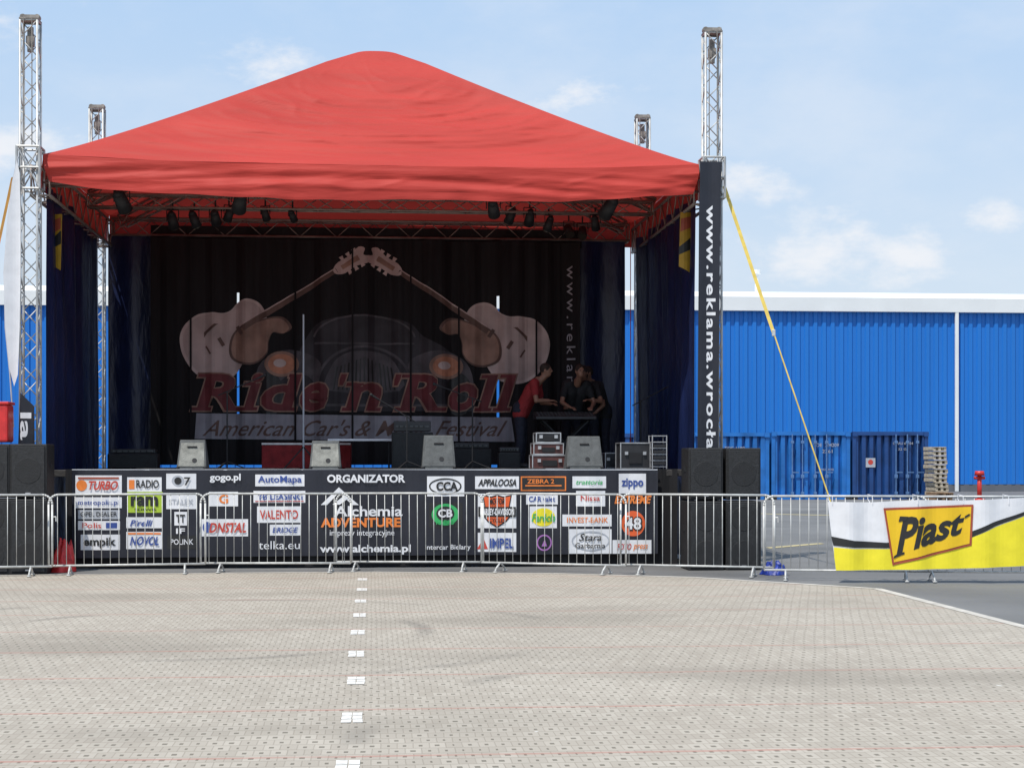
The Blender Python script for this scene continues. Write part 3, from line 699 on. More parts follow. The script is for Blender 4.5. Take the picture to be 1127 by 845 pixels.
# ---- sponsor banner on the stage
sy = Y0-.06
sb = Cloth(lambda x: sy+.016*math.sin(x*5.3)+.009*math.sin(x*17), .10)
ban = thing('sponsor_banner', (XA(400, sy), sy, .1), "long black banner covered with sponsor logos on stage front", "banner")
def sx_(p): return XA(p, sy)
def zq(p, q): return ZA(p, q, sy)
sb.poly('cloth', [(sx_(79), zq(79, 614)), (sx_(300), zq(300, 612)), (sx_(724), zq(724, 609)), (sx_(724), zq(724, 518)), (sx_(400), zq(400, 516.5)), (sx_(79), zq(79, 517))], 0, M['bannerblack'], ban)
make('eyelet_rope', B().tube((sx_(79), sy+.03, zq(79, 517)), (sx_(724), sy+.03, zq(724, 517)), .01, .01, 5), M['vinylgrey'], ban)
PW = [
 (83,523,134,543,'vinylwhite',[("TURBO",98,529,130,539,'rprint',.03,.3)],[('ell',90,534,6,6,'orange'),('rect',86,525,131,527,'brick')]),
 (140,525,178,541,'vinylwhite',[("RADIO",150,528,175,537,'kprint',.02,0)],[('rect',142,528,148,538,'orange')]),
 (183,521,216,538,'vinylwhite',[("7",203,525,210,534,'kprint',.02,0)],[('ell',196,529,7,6,'vinylgrey'),('ell',196,529,4,4,'kprint')]),
 (281,522,335,535,'vinylwhite',[("AutoMapa",284,523.5,332,533,'bprint',.02,0)],[]),
 (470,524,511,546,'vinylwhite',[("CCA",480,530,504,540,'kprint',.04,0)],[('ring',490,535,18,9,'kprint')]),
 (523,524,571,538,'vinylwhite',[("APPALOOSA",526,527,568,535,'kprint',.03,.3)],[]),
 (573,524,623,540,'orange',[],[('rect',574.5,525.5,621.5,538.5,'kprint'),('rect',578,533.5,618,535,'orange')]),
 (630,524,667,537,'vinylwhite',[("trattoria",634,528,663,533,'gprint',.01,.3)],[]),
 (681,521,711,543,'vinylwhite',[("zippo",684,526,708,538,'bprint',.03,0)],[]),
 (83,547,134,559,'vinylwhite',[("metropolis.pl",86,550,131,557,'bprint',.01,0)],[]),
 (140,541,179,564,'lime',[("ram",144,546,174,557,'kprint',.04,0),("SERWIS",148,559,172,562,'kprint',.01,0)],[]),
 (183,543,217,560,'vinylwhite',[("STALEX",186,549,213,555,'vinylgrey',.02,0)],[]),
 (230,541,262,557,'vinylwhite',[("G",241,544,251,554,'orange',.03,0)],[]),
 (279,540,336,553,'vinylwhite',[("YB LEASING",283,543,333,550,'bprint',.02,0)],[('rect',281,551,334,552,'rprint')]),
 (472,553,509,581,'kprint',[("CB",482,560,498,569,'vinylwhite',.03,0),("RADIO",480,572,500,577,'gprint',.02,0)],[('ell',490,566,15,12,'gprint'),('ell',490,565,10,8,'kprint')]),
 (526,543,568,581,'vinylwhite',[("HARLEY-DAVIDSON",528.5,559.3,565.5,566.7,'vinylwhite',.03,0),("MOTOR",538,548,556,555,'kprint',.03,0),("CYCLES",538,570,556,575,'kprint',.02,0)],[('shield',547,562,17,18,'kprint'),('shield',547,562,15.5,16.2,'redor'),('rect',526.5,557.5,567.5,568.5,'kprint')]),
 (579,544,614,555,'vinylwhite',[("CAR valet",582,546,611,552,'bprint',.02,0)],[]),
 (583,557,613,581,'vinylwhite',[("Farécla",585,565,611,574,'gprint',.02,.3)],[('ell',598,569,13,10,'yprint')]),
 (634,540,666,557,'vinylwhite',[("Nissa",639,545,660,551,'rprint',.01,0)],[]),
 (86,561,132,571,'vinylgrey',[("OPEL DEALER",89,563,129,568,'kprint',.01,0)],[]),
 (86,573,132,583,'vinylwhite',[("Polis",91,575,112,581,'rprint',.01,0)],[('rect',117,575,129,581,'bprint')]),
 (139,569,179,581,'vinylwhite',[("Pirelli",143,572,168,579,'bprint',.02,.3)],[]),
 (192,563,206,578,'vinylwhite',[("TT",194,566,204,575,'kprint',.03,0)],[]),
 (222,571,273,590,'vinylwhite',[("DNSTAL",230,575,271,586,'rprint',.03,.3)],[('ell',228,580,5,6,'bprint')]),
 (283,557,331,575,'vinylwhite',[("VALENTO",286,561,328,571,'rprint',.02,0)],[]),
 (297,577,331,589,'vinylwhite',[("BRIDGE",300,580,328,586,'bprint',.02,.2)],[]),
 (619,566,673,579,'vinylwhite',[("INVEST-BANK",624,569,669,575,'orange',.01,0)],[]),
 (89,588,132,605,'vinylwhite',[("empik",92,591,128,603,'kprint',.03,0)],[]),
 (139,585,179,604,'vinylwhite',[("NOVOL",143,590,175,600,'bprint',.03,.3)],[('rect',141,586,177,588,'orange')]),
 (184,589,217,604,'kprint',[("POLINK",188,593,213,599,'vinylwhite',.01,0)],[]),
 (526,586,568,607,'vinylwhite',[("IMPEL",539,592,565,603,'bprint',.03,0)],[('tri',531,598,6,6,'rprint')]),
 (626,582,673,609,'vinylwhite',[("Stara",637,587,662,595,'kprint',.01,.3),("Garbarnia",633,597,666,603,'kprint',.01,0)],[('ring',650,595,21,11,'vinylgrey')]),
 (674,594,717,609,'vinylwhite',[("FOTO",679,598,695,605,'rprint',.02,.3),("press",697,599,713,606,'orange',.01,.3)],[]),
]
def shape(kind, a, b_, c, d, e=0):
    if kind == 'rect': return [[(sx_(a), zq(a, d)), (sx_(c), zq(c, d)), (sx_(c), zq(c, b_)), (sx_(a), zq(a, b_))]]
    if kind == 'ell': return [[(sx_(a+u), zq(a, b_+v)) for u, v in ell(0, 0, c, d)]]
    if kind == 'ring': return [[(sx_(a+u), zq(a, b_+v)) for u, v in q] for q in ring(0, 0, c, d, 1.6)]
    if kind == 'tri': return [[(sx_(a-c), zq(a, b_+d)), (sx_(a+c), zq(a, b_+d)), (sx_(a+c*.2), zq(a, b_-d))]]
    if kind == 'shield': return [[(sx_(a+u*c), zq(a, b_+v*d)) for u, v in ((-.95,-1),(-.4,-.88),(0,-1),(.4,-.88),(.95,-1),(.82,-.3),(.95,.25),(.6,.68),(0,1.05),(-.6,.68),(-.95,.25),(-.82,-.3))]]
def stext(s, x0, y0, x1, y1, mt, off, shear, layer, parent):
    v, f = fit_text(s, sx_(x0), zq((x0+x1)/2, y1), sx_(x1), zq((x0+x1)/2, y0), off, shear)
    sb.add('lettering', v, f, layer, M[mt], parent)
for x0, y0, x1, y1, pm, texts, ex in PW:
    p = sb.polys('sponsor_panel', shape('rect', x0, y0, x1, y1), 1, M[pm], ban)
    for i, e in enumerate(ex): sb.polys('emblem', shape(*e[:5]), 2+i, M[e[5]], p)
    for t in texts: stext(*t, 3+len(ex), p)
for t in [("gogo.pl",231,521,265,531,'vinylwhite',.03,0),("ORGANIZATOR",360,522,446,531,'vinylwhite',.035,0),("Alchemia",368,556.5,443,568,'vinylwhite',.02,0),
          ("ADVENTURE",353,569.5,441,580,'orange',.035,0),("imprezy integracyjne",363,583,434,591,'vinylwhite',.0,0),("www.alchemia.pl",352,599,452,610,'vinylwhite',.03,0),
          ("telka.eu",285,595,330,604,'vinylwhite',.0,0),("Intercar Bielany",468,599,518,606,'vinylwhite',.01,0),("ZEBRA 2",580,527,610,532,'orange',.02,0),
          ("EXTREME",676,545,717,554,'orange',.04,.3),("IF",194,581,204,587,'vinylwhite',.02,0)]:
    stext(*t, 5, ban)
mt_ = [[(sx_(p), zq(p, q)) for p, q in pts] for pts in ([(353,555.5),(373,536),(384,546),(395,555.5),(388,555.5),(379,547.5),(373,542),(360,555.5)], [(366,555),(379,545),(383,548.5),(374,555)])]
sb.polys('emblem', mt_[:1], 2, M['vinylwhite'], ban); sb.polys('emblem', mt_[1:], 3, M['vinylwhite'], ban)
sb.polys('emblem', shape('ell', 697, 576, 13, 14), 1, M['redor'], ban)
stext("48", 687, 568, 707, 584, 'kprint', .07, 0, 3, ban); stext("48", 688.5, 569.5, 705.5, 582.5, 'vinylwhite', .02, 0, 4, ban)
sb.polys('emblem', shape('ring', 599, 597, 8.5, 9), 1, M['purple'], ban)
sb.polys('emblem', shape('tri', 599, 597, 3, 4), 1, M['purple'], ban)

# ============================================================ EQUIPMENT
def speaker(x, y, z, w, d, h, label, tall=False):
    o = thing('loudspeaker', (x, y, z), label, 'speaker', 'black stage loudspeakers')
    make('cabinet', B().box(x, y, z+h/2, w, d, h), M['speaker'], o, bevel=.015)
    make('grille', B().box(x, y-d/2-.008, z+h/2, w-.06, .02, h-.07), M['grille'], o, bevel=.006)
    nn = 2 if h > .85 else 1
    for k in range(nn):
        zc = z+h*(k+.5)/nn
        make('driver_ring', B().tube((x, y-d/2-.012, zc), (x, y-d/2-.022, zc), w*.36, w*.35, 28), M['speaker'], o, bevel=.002)
    for sx in (-1, 1): make('handle', B().box(x+sx*(w/2+.004), y, z+h*.6, .012, .14, .08), M['dark'], o)
    make('badge', B().box(x, y-d/2-.022, z+.06, .07, .006, .02), M['chrome'], o)
for px in (777, 818.5):
    X_ = XA(px, 23.0)
    speaker(X_, 23.3, 0, .51, .6, .985, "tall black bass speaker standing on the ground")
    speaker(X_+.012, 23.34, 1.005, .505, .55, .74, "black loudspeaker stacked on a bass speaker")
for px in (-10, 31):
    X_ = XA(px, 23.0)
    speaker(X_, 23.3, 0, .51, .6, 1.035, "tall black bass speaker standing on the ground")
    speaker(X_-.012, 23.34, 1.055, .505, .55, .74, "black loudspeaker stacked on a bass speaker")
rx = XA(3, 23.3); o = thing('storage_crate', (rx, 23.3, 1.8), "red plastic crate standing on top of the black speakers", "crate")
make('body', B().box(rx-.1, 23.3, 2.08, .42, .4, .52), M['redpl'], o, bevel=.03); make('lid', B().box(rx-.1, 23.3, 2.36, .45, .43, .04), M['redpl'], o, bevel=.01)

def wedge(px0, px1, py0, y, label, mg='monlight', flip=1):
    x0, x1 = XA(px0, y), XA(px1, y); w = x1-x0; cx = (x0+x1)/2; h = ZA(px0, py0, y)-DZ
    o = thing('stage_monitor', (cx, y, DZ), label, 'monitor speaker', 'wedge monitors on the stage edge')
    n_ = B(); k = .035
    lo_ = [(x0, y-.22), (x1, y-.22), (x1, y+.26), (x0, y+.26)]
    hi_ = [(x0+k, y-.06), (x1-k, y-.06), (x1-k, y+.04), (x0+k, y+.04)]
    n_.v = [(p, q, DZ) for p, q in lo_]+[(p, q, DZ+h) for p, q in hi_]
    n_.f = [(3,2,1,0),(4,5,6,7),(0,1,5,4),(1,2,6,5),(2,3,7,6),(3,0,4,7)]
    make('cabinet', n_, M['monitor'], o, bevel=.012)
    t = Vector((0, .16, h)).normalized(); nn = Vector((0, -t.z, t.y))
    def P(xx, s_, off): q = Vector((0, y-.22, DZ))+t*s_+nn*off; return (xx, q.y, q.z)
    Ls = math.hypot(.16, h)
    a_ = [P(xx, s_, .010) for xx, s_ in ((x0+.03, .05), (x1-.03, .05), (x1-.055, Ls-.05), (x0+.055, Ls-.05))]
    gb = B(); gb.poly(a_)
    bk = [P(xx, s_, .001) for xx, s_ in ((x0+.03, .05), (x1-.03, .05), (x1-.055, Ls-.05), (x0+.055, Ls-.05))]
    for i in range(4): gb.poly([a_[i], a_[(i+1) % 4], bk[(i+1) % 4], bk[i]])
    make('back_panel', gb, M[mg], o)
    make('handle', B().tube(P(cx-.07, Ls*.75, .02), P(cx+.07, Ls*.75, .02), .012), M['dark'], o)
    make('connector_plate', B().tube(P(cx+.04, Ls*.3, .010), P(cx+.04, Ls*.3, .016), .035, .035, 16), M['dark'], o)
    for sx in (x0+.02, x1-.02): make('corner_cap', B().ball((sx, y-.21, DZ+.025), .028, 6, 8), M['dark'], o)
wedge(196, 229, 484, 24.45, "light grey wedge monitor on the stage edge")
wedge(341, 376, 485, 24.45, "light grey wedge monitor on the stage edge")
wedge(464, 501, 479, 24.45, "dark grey wedge monitor beside the amplifier", 'monitor')
wedge(622, 662, 480, 24.45, "dark grey wedge monitor near the rack cases", 'monitor')
def amp(px0, px1, py, y, label):
    x0, x1 = XA(px0, y), XA(px1, y); h = ZA(px0, py, y)-DZ; cx = (x0+x1)/2; w = x1-x0
    o = thing('amplifier', (cx, y, DZ), label, 'amplifier')
    make('cabinet', B().box(cx, y, DZ+h*.38, w, .35, h*.76), M['speaker'], o, bevel=.015)
    make('head', B().box(cx, y, DZ+h*.885, w*.9, .28, h*.22), M['caseblack'], o, bevel=.012)
    make('grille', B().box(cx, y-.18, DZ+h*.38, w-.06, .02, h*.66), M['speaker'], o)
    make('control_panel', B().box(cx, y-.145, DZ+h*.88, w*.8, .01, .025), M['monitor'], o)
    kb_ = B()
    for k in range(6): kb_.tube((cx-w*.32+k*w*.12, y-.15, DZ+h*.88), (cx-w*.32+k*w*.12, y-.17, DZ+h*.88), .012)
    make('knobs', kb_, M['dark'], o)
amp(431, 476, 463, 26.0, "tall black guitar amplifier standing on the deck")
amp(497, 540, 487, 27.2, "low black bass amplifier on the dark deck")
amp(120, 175, 494, 27.0, "low black amplifier in the dark stage corner")
amp(548, 572, 492, 26.2, "small black amplifier on the deck")
def case(x0, x1, z0, z1, y, d, label, shell='caseshell'):
    cx = (x0+x1)/2; w = x1-x0; h = z1-z0; cz = (z0+z1)/2
    o = thing('flight_case', (cx, y, z0), label, 'flight case', 'flight cases on the stage')
    make('shell', B().box(cx, y, cz, w-.02, d-.02, h-.02), M[shell], o)
    e = B(); t = .016
    for sx in (-1, 1):
        for sy_ in (-1, 1): e.box(cx+sx*(w/2-t/2+.002), y+sy_*(d/2-t/2+.002), cz, t, t, h-2*t)
        for sz in (-1, 1): e.box(cx+sx*(w/2-t/2+.002), y, cz+sz*(h/2-t/2), t, d, t)
    for sy_ in (-1, 1):
        for sz in (-1, 1): e.box(cx, y+sy_*(d/2-t/2+.002), cz+sz*(h/2-t/2), w-2*t, t, t)
    make('edging', e, M['chrome'], o)
    for sx in (-.3, .3): make('latch', B().box(cx+sx*w, y-d/2-.008, cz+h*.1, .05, .02, .05), M['chrome'], o)
    make('front_panel', B().box(cx, y-d/2-.004, cz-h*.08, w*.42, .012, h*.4), M['dark'], o)
yr = 25.0
x0, x1 = XA(584, yr), XA(622, yr)
case(x0, x1, DZ, DZ+.22, yr, .5, "reddish flight case with metal edges at the pile base")
case(x0+.02, x1-.05, DZ+.222, DZ+.40, yr, .48, "reddish flight case with metal edges stacked on another")
case(x0+.06, x1-.09, DZ+.402, DZ+.56, yr, .45, "small flight case on top of the case pile", 'caseblack')
case(XA(680, yr), XA(713, yr), DZ, ZA(690, 487, yr), yr, .5, "black flight case near the stage end", 'caseblack')
case(XA(664, 26), XA(682, 26), DZ, ZA(670, 498, 26), 26, .4, "small black flight case beside a larger one", 'caseblack')
xk = XA(724, 24.7); o = thing('equipment_rack', (xk, 24.7, DZ), "open silver equipment rack on the stage end", "rack")
b = B(); zt_ = ZA(724, 479, 24.7)
for sx in (-.11, .11):
    for sy_ in (-.15, .15): b.tube((xk+sx, 24.7+sy_, DZ), (xk+sx, 24.7+sy_, zt_), .010)
make('frame', b, M['chrome'], o)
for k in range(6):
    z = DZ+.04+k*(zt_-DZ-.05)/5; make('shelf', B().box(xk, 24.7, z, .22, .3, .014), M['chrome'], o)
for k in range(4): make('rack_unit', B().box(xk, 24.68, DZ+.09+k*.088, .18, .28, .05), M['caseblack'], o)
xa, xb = XA(288, 27), XA(386, 27); o = thing('drum_riser', ((xa+xb)/2, 27.3, DZ), "low riser covered with dark red carpet", "riser")
zt_ = ZA(330, 487, 27); make('platform', B().box((xa+xb)/2, 27.6, (DZ+zt_)/2, xb-xa, 1.2, zt_-DZ), M['carpet'], o, bevel=.015)
make('trim', B().box((xa+xb)/2, 26.99, zt_-.02, xb-xa, .02, .03), M['chrome'], o)
xa, xb = XA(362, 27.2), XA(431, 27.2); zt_ = ZA(390, 484, 27.2); o = thing('folding_table', ((xa+xb)/2, 26.6, DZ), "low folding table with pale top on the stage", "table")
make('top', B().box((xa+xb)/2, 26.6, zt_-.01, xb-xa, .5, .035), M['vinylwhite'], o, bevel=.006)
for sx in (xa+.05, xb-.05):
    for sy_ in (26.4, 26.8): make('leg', B().tube((sx, sy_, DZ), (sx, sy_, zt_-.02), .014), M['dark'], o)
xk = XA(334, 26.3); o = thing('light_stand', (xk, 26.3, DZ), "tall thin pale pole standing on the deck", "stand")
make('pole', B().tube((xk, 26.3, DZ), (xk, 26.3, ZA(334, 346, 26.3)), .016, .013), M['vinylgrey'], o)
make('tripod', B().tube((xk, 26.3, DZ+.35), (xk-.3, 26.1, DZ), .012).tube((xk, 26.3, DZ+.35), (xk+.3, 26.1, DZ), .012).tube((xk, 26.3, DZ+.35), (xk, 26.65, DZ), .012), M['dark'], o)
def mic(px, y, top, ang, label="black microphone stand with boom arm on the stage"):
    x = XA(px, y); o = thing('microphone_stand', (x, y, DZ), label, 'microphone stand', 'microphone stands on the stage')
    make('tube', B().tube((x, y, DZ), (x, y, DZ+top), .011), M['dark'], o)
    b = B()
    for a_ in (0, 2.1, 4.2): b.tube((x, y, DZ+.12), (x+.28*math.cos(a_), y+.28*math.sin(a_), DZ+.01), .009)
    make('tripod', b, M['dark'], o)
    e = Vector((x+.5*math.cos(ang), y-.1, DZ+top+.5*math.sin(ang))); s_ = Vector((x-.15*math.cos(ang), y+.03, DZ+top-.15*math.sin(ang)))
    make('boom', B().tube(s_, e, .009), M['dark'], o)
    d_ = (e-s_).normalized(); make('microphone', B().tube(e, e+d_*.12, .012, .018).ball(e+d_*.14, .025), M['dark'], o)
mic(250, 25.6, 1.2, .4); mic(448, 25.0, .8, 2.6); mic(520, 25.4, 1.1, 2.8); mic(705, 26.5, 1.1, .5)
for sd, (p, q, y) in enumerate(((150, 330, 24.25), (380, 600, 24.3))):
    xa, xb = XA(p, y), XA(q, y)
    pts = [(xa+(xb-xa)*i/40, y+.06*math.sin(i*.7+sd), DZ+.012) for i in range(41)]
    make('audio_cable', B().path(pts, .01, 6), M['dark'], label="black audio cable lying along the stage edge", cat="cable")
DYD = 27.0
xa, xb = XA(588, DYD), XA(654, DYD); dz_ = ZA(620, 458, DYD)
o = thing('mixing_desk', ((xa+xb)/2, DYD, DZ), "dark mixing desk on a folding stand", "mixing desk")
make('console', B().prism([(DYD-.3, dz_-.06), (DYD-.3, dz_-.01), (DYD+.25, dz_+.08), (DYD+.25, dz_-.06)], xa, xb), M['caseblack'], o, bevel=.01)
kn = B()
for i in range(16):
    for j in range(4): kn.tube((xa+.06+i*(xb-xa-.12)/15, DYD-.22+j*.12, dz_+.005+j*.0196), (xa+.06+i*(xb-xa-.12)/15, DYD-.22+j*.12, dz_+.02+j*.0196), .008, .006, 6)
make('knobs', kn, M['monitor'], o)
for sg in (-1, 1):
    xm = (xa+xb)/2
    make('stand_leg', B().tube((xm-sg*.4, DYD-.2, DZ+.02), (xm+sg*.4, DYD-.2, dz_-.06), .018).tube((xm-sg*.4, DYD+.2, DZ+.02), (xm+sg*.4, DYD+.2, dz_-.06), .018), M['dark'], o)

# ---- stage lights
def parcan(px, py, y, tilt, az, k=.78, label="black stage spotlight hanging from the roof truss"):
    x = XA(px, y); z = ZA(px, py, y)
    o = thing('stage_light', (x, y, z), label, 'spotlight', 'spotlights hanging under the stage roof')
    d_ = Vector((math.sin(az)*math.cos(tilt), math.cos(az)*math.cos(tilt), -math.sin(tilt)))
    c = Vector((x, y, z)); a_ = c-d_*.16*k; b2 = c+d_*.18*k
    make('housing', B().tube(a_, b2, .10*k, .125*k, 16).tube(a_-d_*.07*k, a_, .055*k, .10*k, 16), M['dark'], o, True)
    make('lens', B().tube(b2, b2+d_*.012, .11*k, .11*k, 16), M['lens'], o)
    s_ = d_.cross(Vector((0, 0, 1))).normalized()
    top = c+Vector((0, 0, .24*k))
    make('yoke', B().tube(c+s_*.14*k, top+s_*.14*k, .008).tube(c-s_*.14*k, top-s_*.14*k, .008).tube(top+s_*.14*k, top-s_*.14*k, .008).tube(top, top+Vector((0, 0, .12)), .014), M['dark'], o)
for px, py, y, t_, az, k in ((134,222,24.6,.7,.3,.9),(264,223,24.6,.6,-.2,.9),(190,243,26.6,.9,.2,.7),(214,242,26.6,1.0,.6,.65),(237,240,26.6,.6,.1,.7),(252,236,26.6,.9,-.5,.6),(292,236,26.6,.8,.3,.55),
        (543,230,24.6,.6,.2,.75),(562,238,26.6,.9,-.5,.65),(583,240,26.6,.8,-.1,.7),(604,247,26.6,1.1,-.6,.6),(626,254,29.3,.7,3.0,.7),(641,256,29.3,.7,3.3,.7),(670,229,24.6,.7,-.5,.9),(322,238,26.6,.7,.4,.5),(655,246,26.6,.9,.3,.6)):
    parcan(px, py, y, t_, az, k)

# ---- guy straps
def strap(name, P0, P1, w, mt, label, split=None, mt2=None):
    P0, P1 = Vector(P0), Vector(P1); o = thing(name, (P1.x, P1.y, 0), label, 'strap')
    sp = split or 1.0; Pm = P0+(P1-P0)*sp; s_ = Vector((1, 0, .3)).normalized()*w/2
    b = B()
    for k in range(12):
        a_ = P0+(Pm-P0)*(k/12); c = P0+(Pm-P0)*((k+1)/12); b.poly([a_-s_, a_+s_, c+s_, c-s_])
    make('webbing', b, M[mt], o)
    if split: make('rope', B().tube(Pm, P1, .011, .011, 6), M[mt2 or mt], o); make('ratchet', B().box(Pm.x, Pm.y, Pm.z, .05, .04, .10), M['galv'], o, bevel=.01)
    make('ground_anchor', B().tube((P1.x, P1.y, -.05), (P1.x, P1.y, .3), .02).box(P1.x, P1.y, .15, .12, .05, .02), M['dark'], o)
gx, gy = GR(936, 626)
strap('guy_strap', (XA(797, 24.05), 24.05, ZA(797, 205, 24.05)), (gx, gy, .12), .052, 'yellowstrap', "yellow guy strap running from tower to the ground", .40, 'yellowstrap')
gx, gy = GR(-75, 622)
strap('guy_strap', (XA(14, 24.05), 24.05, ZA(14, 195, 24.05)), (gx, gy, .12), .045, 'orangestrap', "orange guy strap running from tower to the ground")

# ---- barriers
def barrier(L_=2.1):
    o = thing('crowd_barrier', (0,0,0), "galvanised steel crowd barrier with vertical bars", "barrier", "steel crowd barriers in front of the stage", local=True)
    h, zb_, R = 1.1, .13, .13; r = .0145; pts = []
    pts += [(-L_/2, 0, zb_), (-L_/2, 0, h-R)]
    for k in range(1, 7): a_ = math.pi-k*math.pi/12; pts.append((-L_/2+R+R*math.cos(a_), 0, h-R+R*math.sin(a_)))
    for k in range(0, 7): a_ = math.pi/2-k*math.pi/12; pts.append((L_/2-R+R*math.cos(a_), 0, h-R+R*math.sin(a_)))
    pts += [(L_/2, 0, zb_), (-L_/2, 0, zb_)]
    make('frame', B().path(pts, r, 8), M['galv'], o, True)
    b = B(); n_ = 18
    for k in range(1, n_): x_ = -L_/2+L_*k/n_; b.tube((x_, 0, zb_), (x_, 0, h-.01), .0055, .0055, 6)
    make('bars', b, M['galv'], o, True)
    for sx in (-1, 1):
        x_ = sx*(L_/2-.28)
        make('foot', B().path([(x_, -.22, .02), (x_, -.17, .06), (x_, 0, zb_), (x_, .17, .06), (x_, .22, .02)], .013, 8).box(x_, -.21, .014, .05, .07, .016).box(x_, .21, .014, .05, .07, .016), M['galv'], o, True)
    make('hook', B().path([(L_/2, 0, .8), (L_/2+.05, 0, .8), (L_/2+.05, 0, .74)], .009, 6), M['galv'], o)
    return o
BR = barrier(); first = True
for p0, p1, q0, q1 in ((-115, 51, 636, 634), (57, 223, 633, 631), (221, 386, 630, 630), (373, 529, 628, 629), (526, 693, 629, 633), (688, 847, 632, 635), (850, 1012, 638, 640), (1014, 1172, 640, 641), (-285, -118, 637, 636), (1174, 1334, 641, 641)):
    A, D = GR(p0, q0), GR(p1, q1); an = math.atan2(D[1]-A[1], D[0]-A[0]); loc = ((A[0]+D[0])/2, (A[1]+D[1])/2, .004)
    if first: BR.location = loc; BR.rotation_euler = (0, 0, an); first = False
    else:
        n_ = copy_thing(BR, loc, an)
        n_.rotation_euler = (random.uniform(-.012, .012), random.uniform(-.004, .004), an)

# ---- beer banner on barriers
A, D = GR(905, 640), GR(1175, 641); sl = (D[1]-A[1])/(D[0]-A[0])
def pw(x): return A[1]+(x-A[0])*sl-.18+.026*math.sin(x*7)+.018*math.sin(x*15+1)
pc = Cloth(pw, .05)
def pt(px, py):
    X_ = A[0]
    for _ in range(8): X_ = XA(px, pw(X_))
    return (X_, ZA(px, py, pw(X_)))
def pp(l): return [pt(*q) for q in l]
bb = thing('beer_banner', (XA(1030, pw(7)), pw(7), .2), "yellow white and black beer banner tied to the barriers", "banner")
pc.poly('cloth', pp([(911,552),(914,580),(918,610),(920,628),(985,627.5),(1060,626),(1127,623),(1172,622),(1172,546),(1127,547.5),(1060,550.5),(1010,550),(960,552.5)]), 0, M['vinylwhite'], bb)
pc.poly('yellow_field', pp([(917.5,602),(918,612),(920,627.5),(985,626.8),(1060,625.2),(1127,622.5),(1171.5,621),(1171.5,556),(1127,568),(1095,580),(1060,595),(1020,602),(975,604),(940,604)]), 1, M['yprint'], bb)
pc.poly('swoosh', pp([(914.5,590),(917,600),(940,602.5),(975,603),(1020,600.5),(1062,594),(1095,579),(1127,567),(1171,552),(1171,550),(1127,563),(1092,575),(1058,589),(1015,595),(975,597),(940,595)]), 2, M['kprint'], bb)
pc.poly('logo_border', pp([(972,559),(1071,555),(1069,600),(982,622)]), 3, M['brick'], bb)
pc.poly('logo_field', pp([(974.5,561.5),(1068.5,557.5),(1066.5,598),(983.5,618.5)]), 4, M['ydeep'], bb)
v, f = font_mesh("Piast", .034, .28); xs = [p[0] for p in v]; zs = [p[1] for p in v]
a0, a1, c0, c1 = min(xs), max(xs), min(zs), max(zs)
def warpu(u, w):
    top = 570+(562-570)*u; bot = 612+(586-612)*u
    return pt(986+(1061-986)*u, bot+(top-bot)*w)
pc.add('lettering', [warpu((q[0]-a0)/(a1-a0), (q[1]-c0)/(c1-c0)) for q in v], f, 5, M['kprint'], bb)
for i, q in enumerate([[(-.045,-.03),(-.035,.03),(.03,.07),(.115,.05),(.12,-.01)], [(.03,.90),(.05,1.04),(.17,1.01),(.14,.90)], [(1.0,.66),(1.0,.76),(1.06,.84),(1.09,.80),(1.05,.72)]]):
    pc.poly('lettering_stroke', [warpu(*p) for p in q], 6+i*.15, M['kprint'], bb)
ty = B()
for px in (916, 960, 1010, 1060, 1110):
    X_, Z_ = pt(px, 552); ty.path([(X_, pw(X_)-.01, Z_-.03), (X_, pw(X_)+.0, 1.12), (X_, pw(X_)+.19, 1.13), (X_, pw(X_)+.19, 1.07), (X_, pw(X_)+.02, Z_-.05)], .005, 5)
make('tie', ty, M['vinylwhite'], bb)

# ---- crumpled sheets
def heap(px, py, w, d, h, mt, label, cat):
    x, y = GR(px, py)
    def f(u, v):
        a_ = u*2*math.pi; r = v
        q = noise.noise(Vector((math.cos(a_)*1.5, math.sin(a_)*1.5, r*2+w*9)))
        rr = 1+.35*q
        return (x+math.cos(a_)*r*w/2*rr, y+math.sin(a_)*r*d/2*rr, .006+h*(1-r**2.2)*(1+.6*noise.noise(Vector((math.cos(a_)*r*4, math.sin(a_)*r*4, h*7)))))
    make('plastic_sheet', B().grid(f, 48, 12), mt, None, True, label=label, cat=cat)
heap(70, 629, .40, .5, .38, M['redbag'], "crumpled red plastic sheet lying beside the stage", "sheet")
heap(852, 632, .40, .4, .17, M['bluepl'], "crumpled blue plastic sheet on the ground by speakers", "sheet")

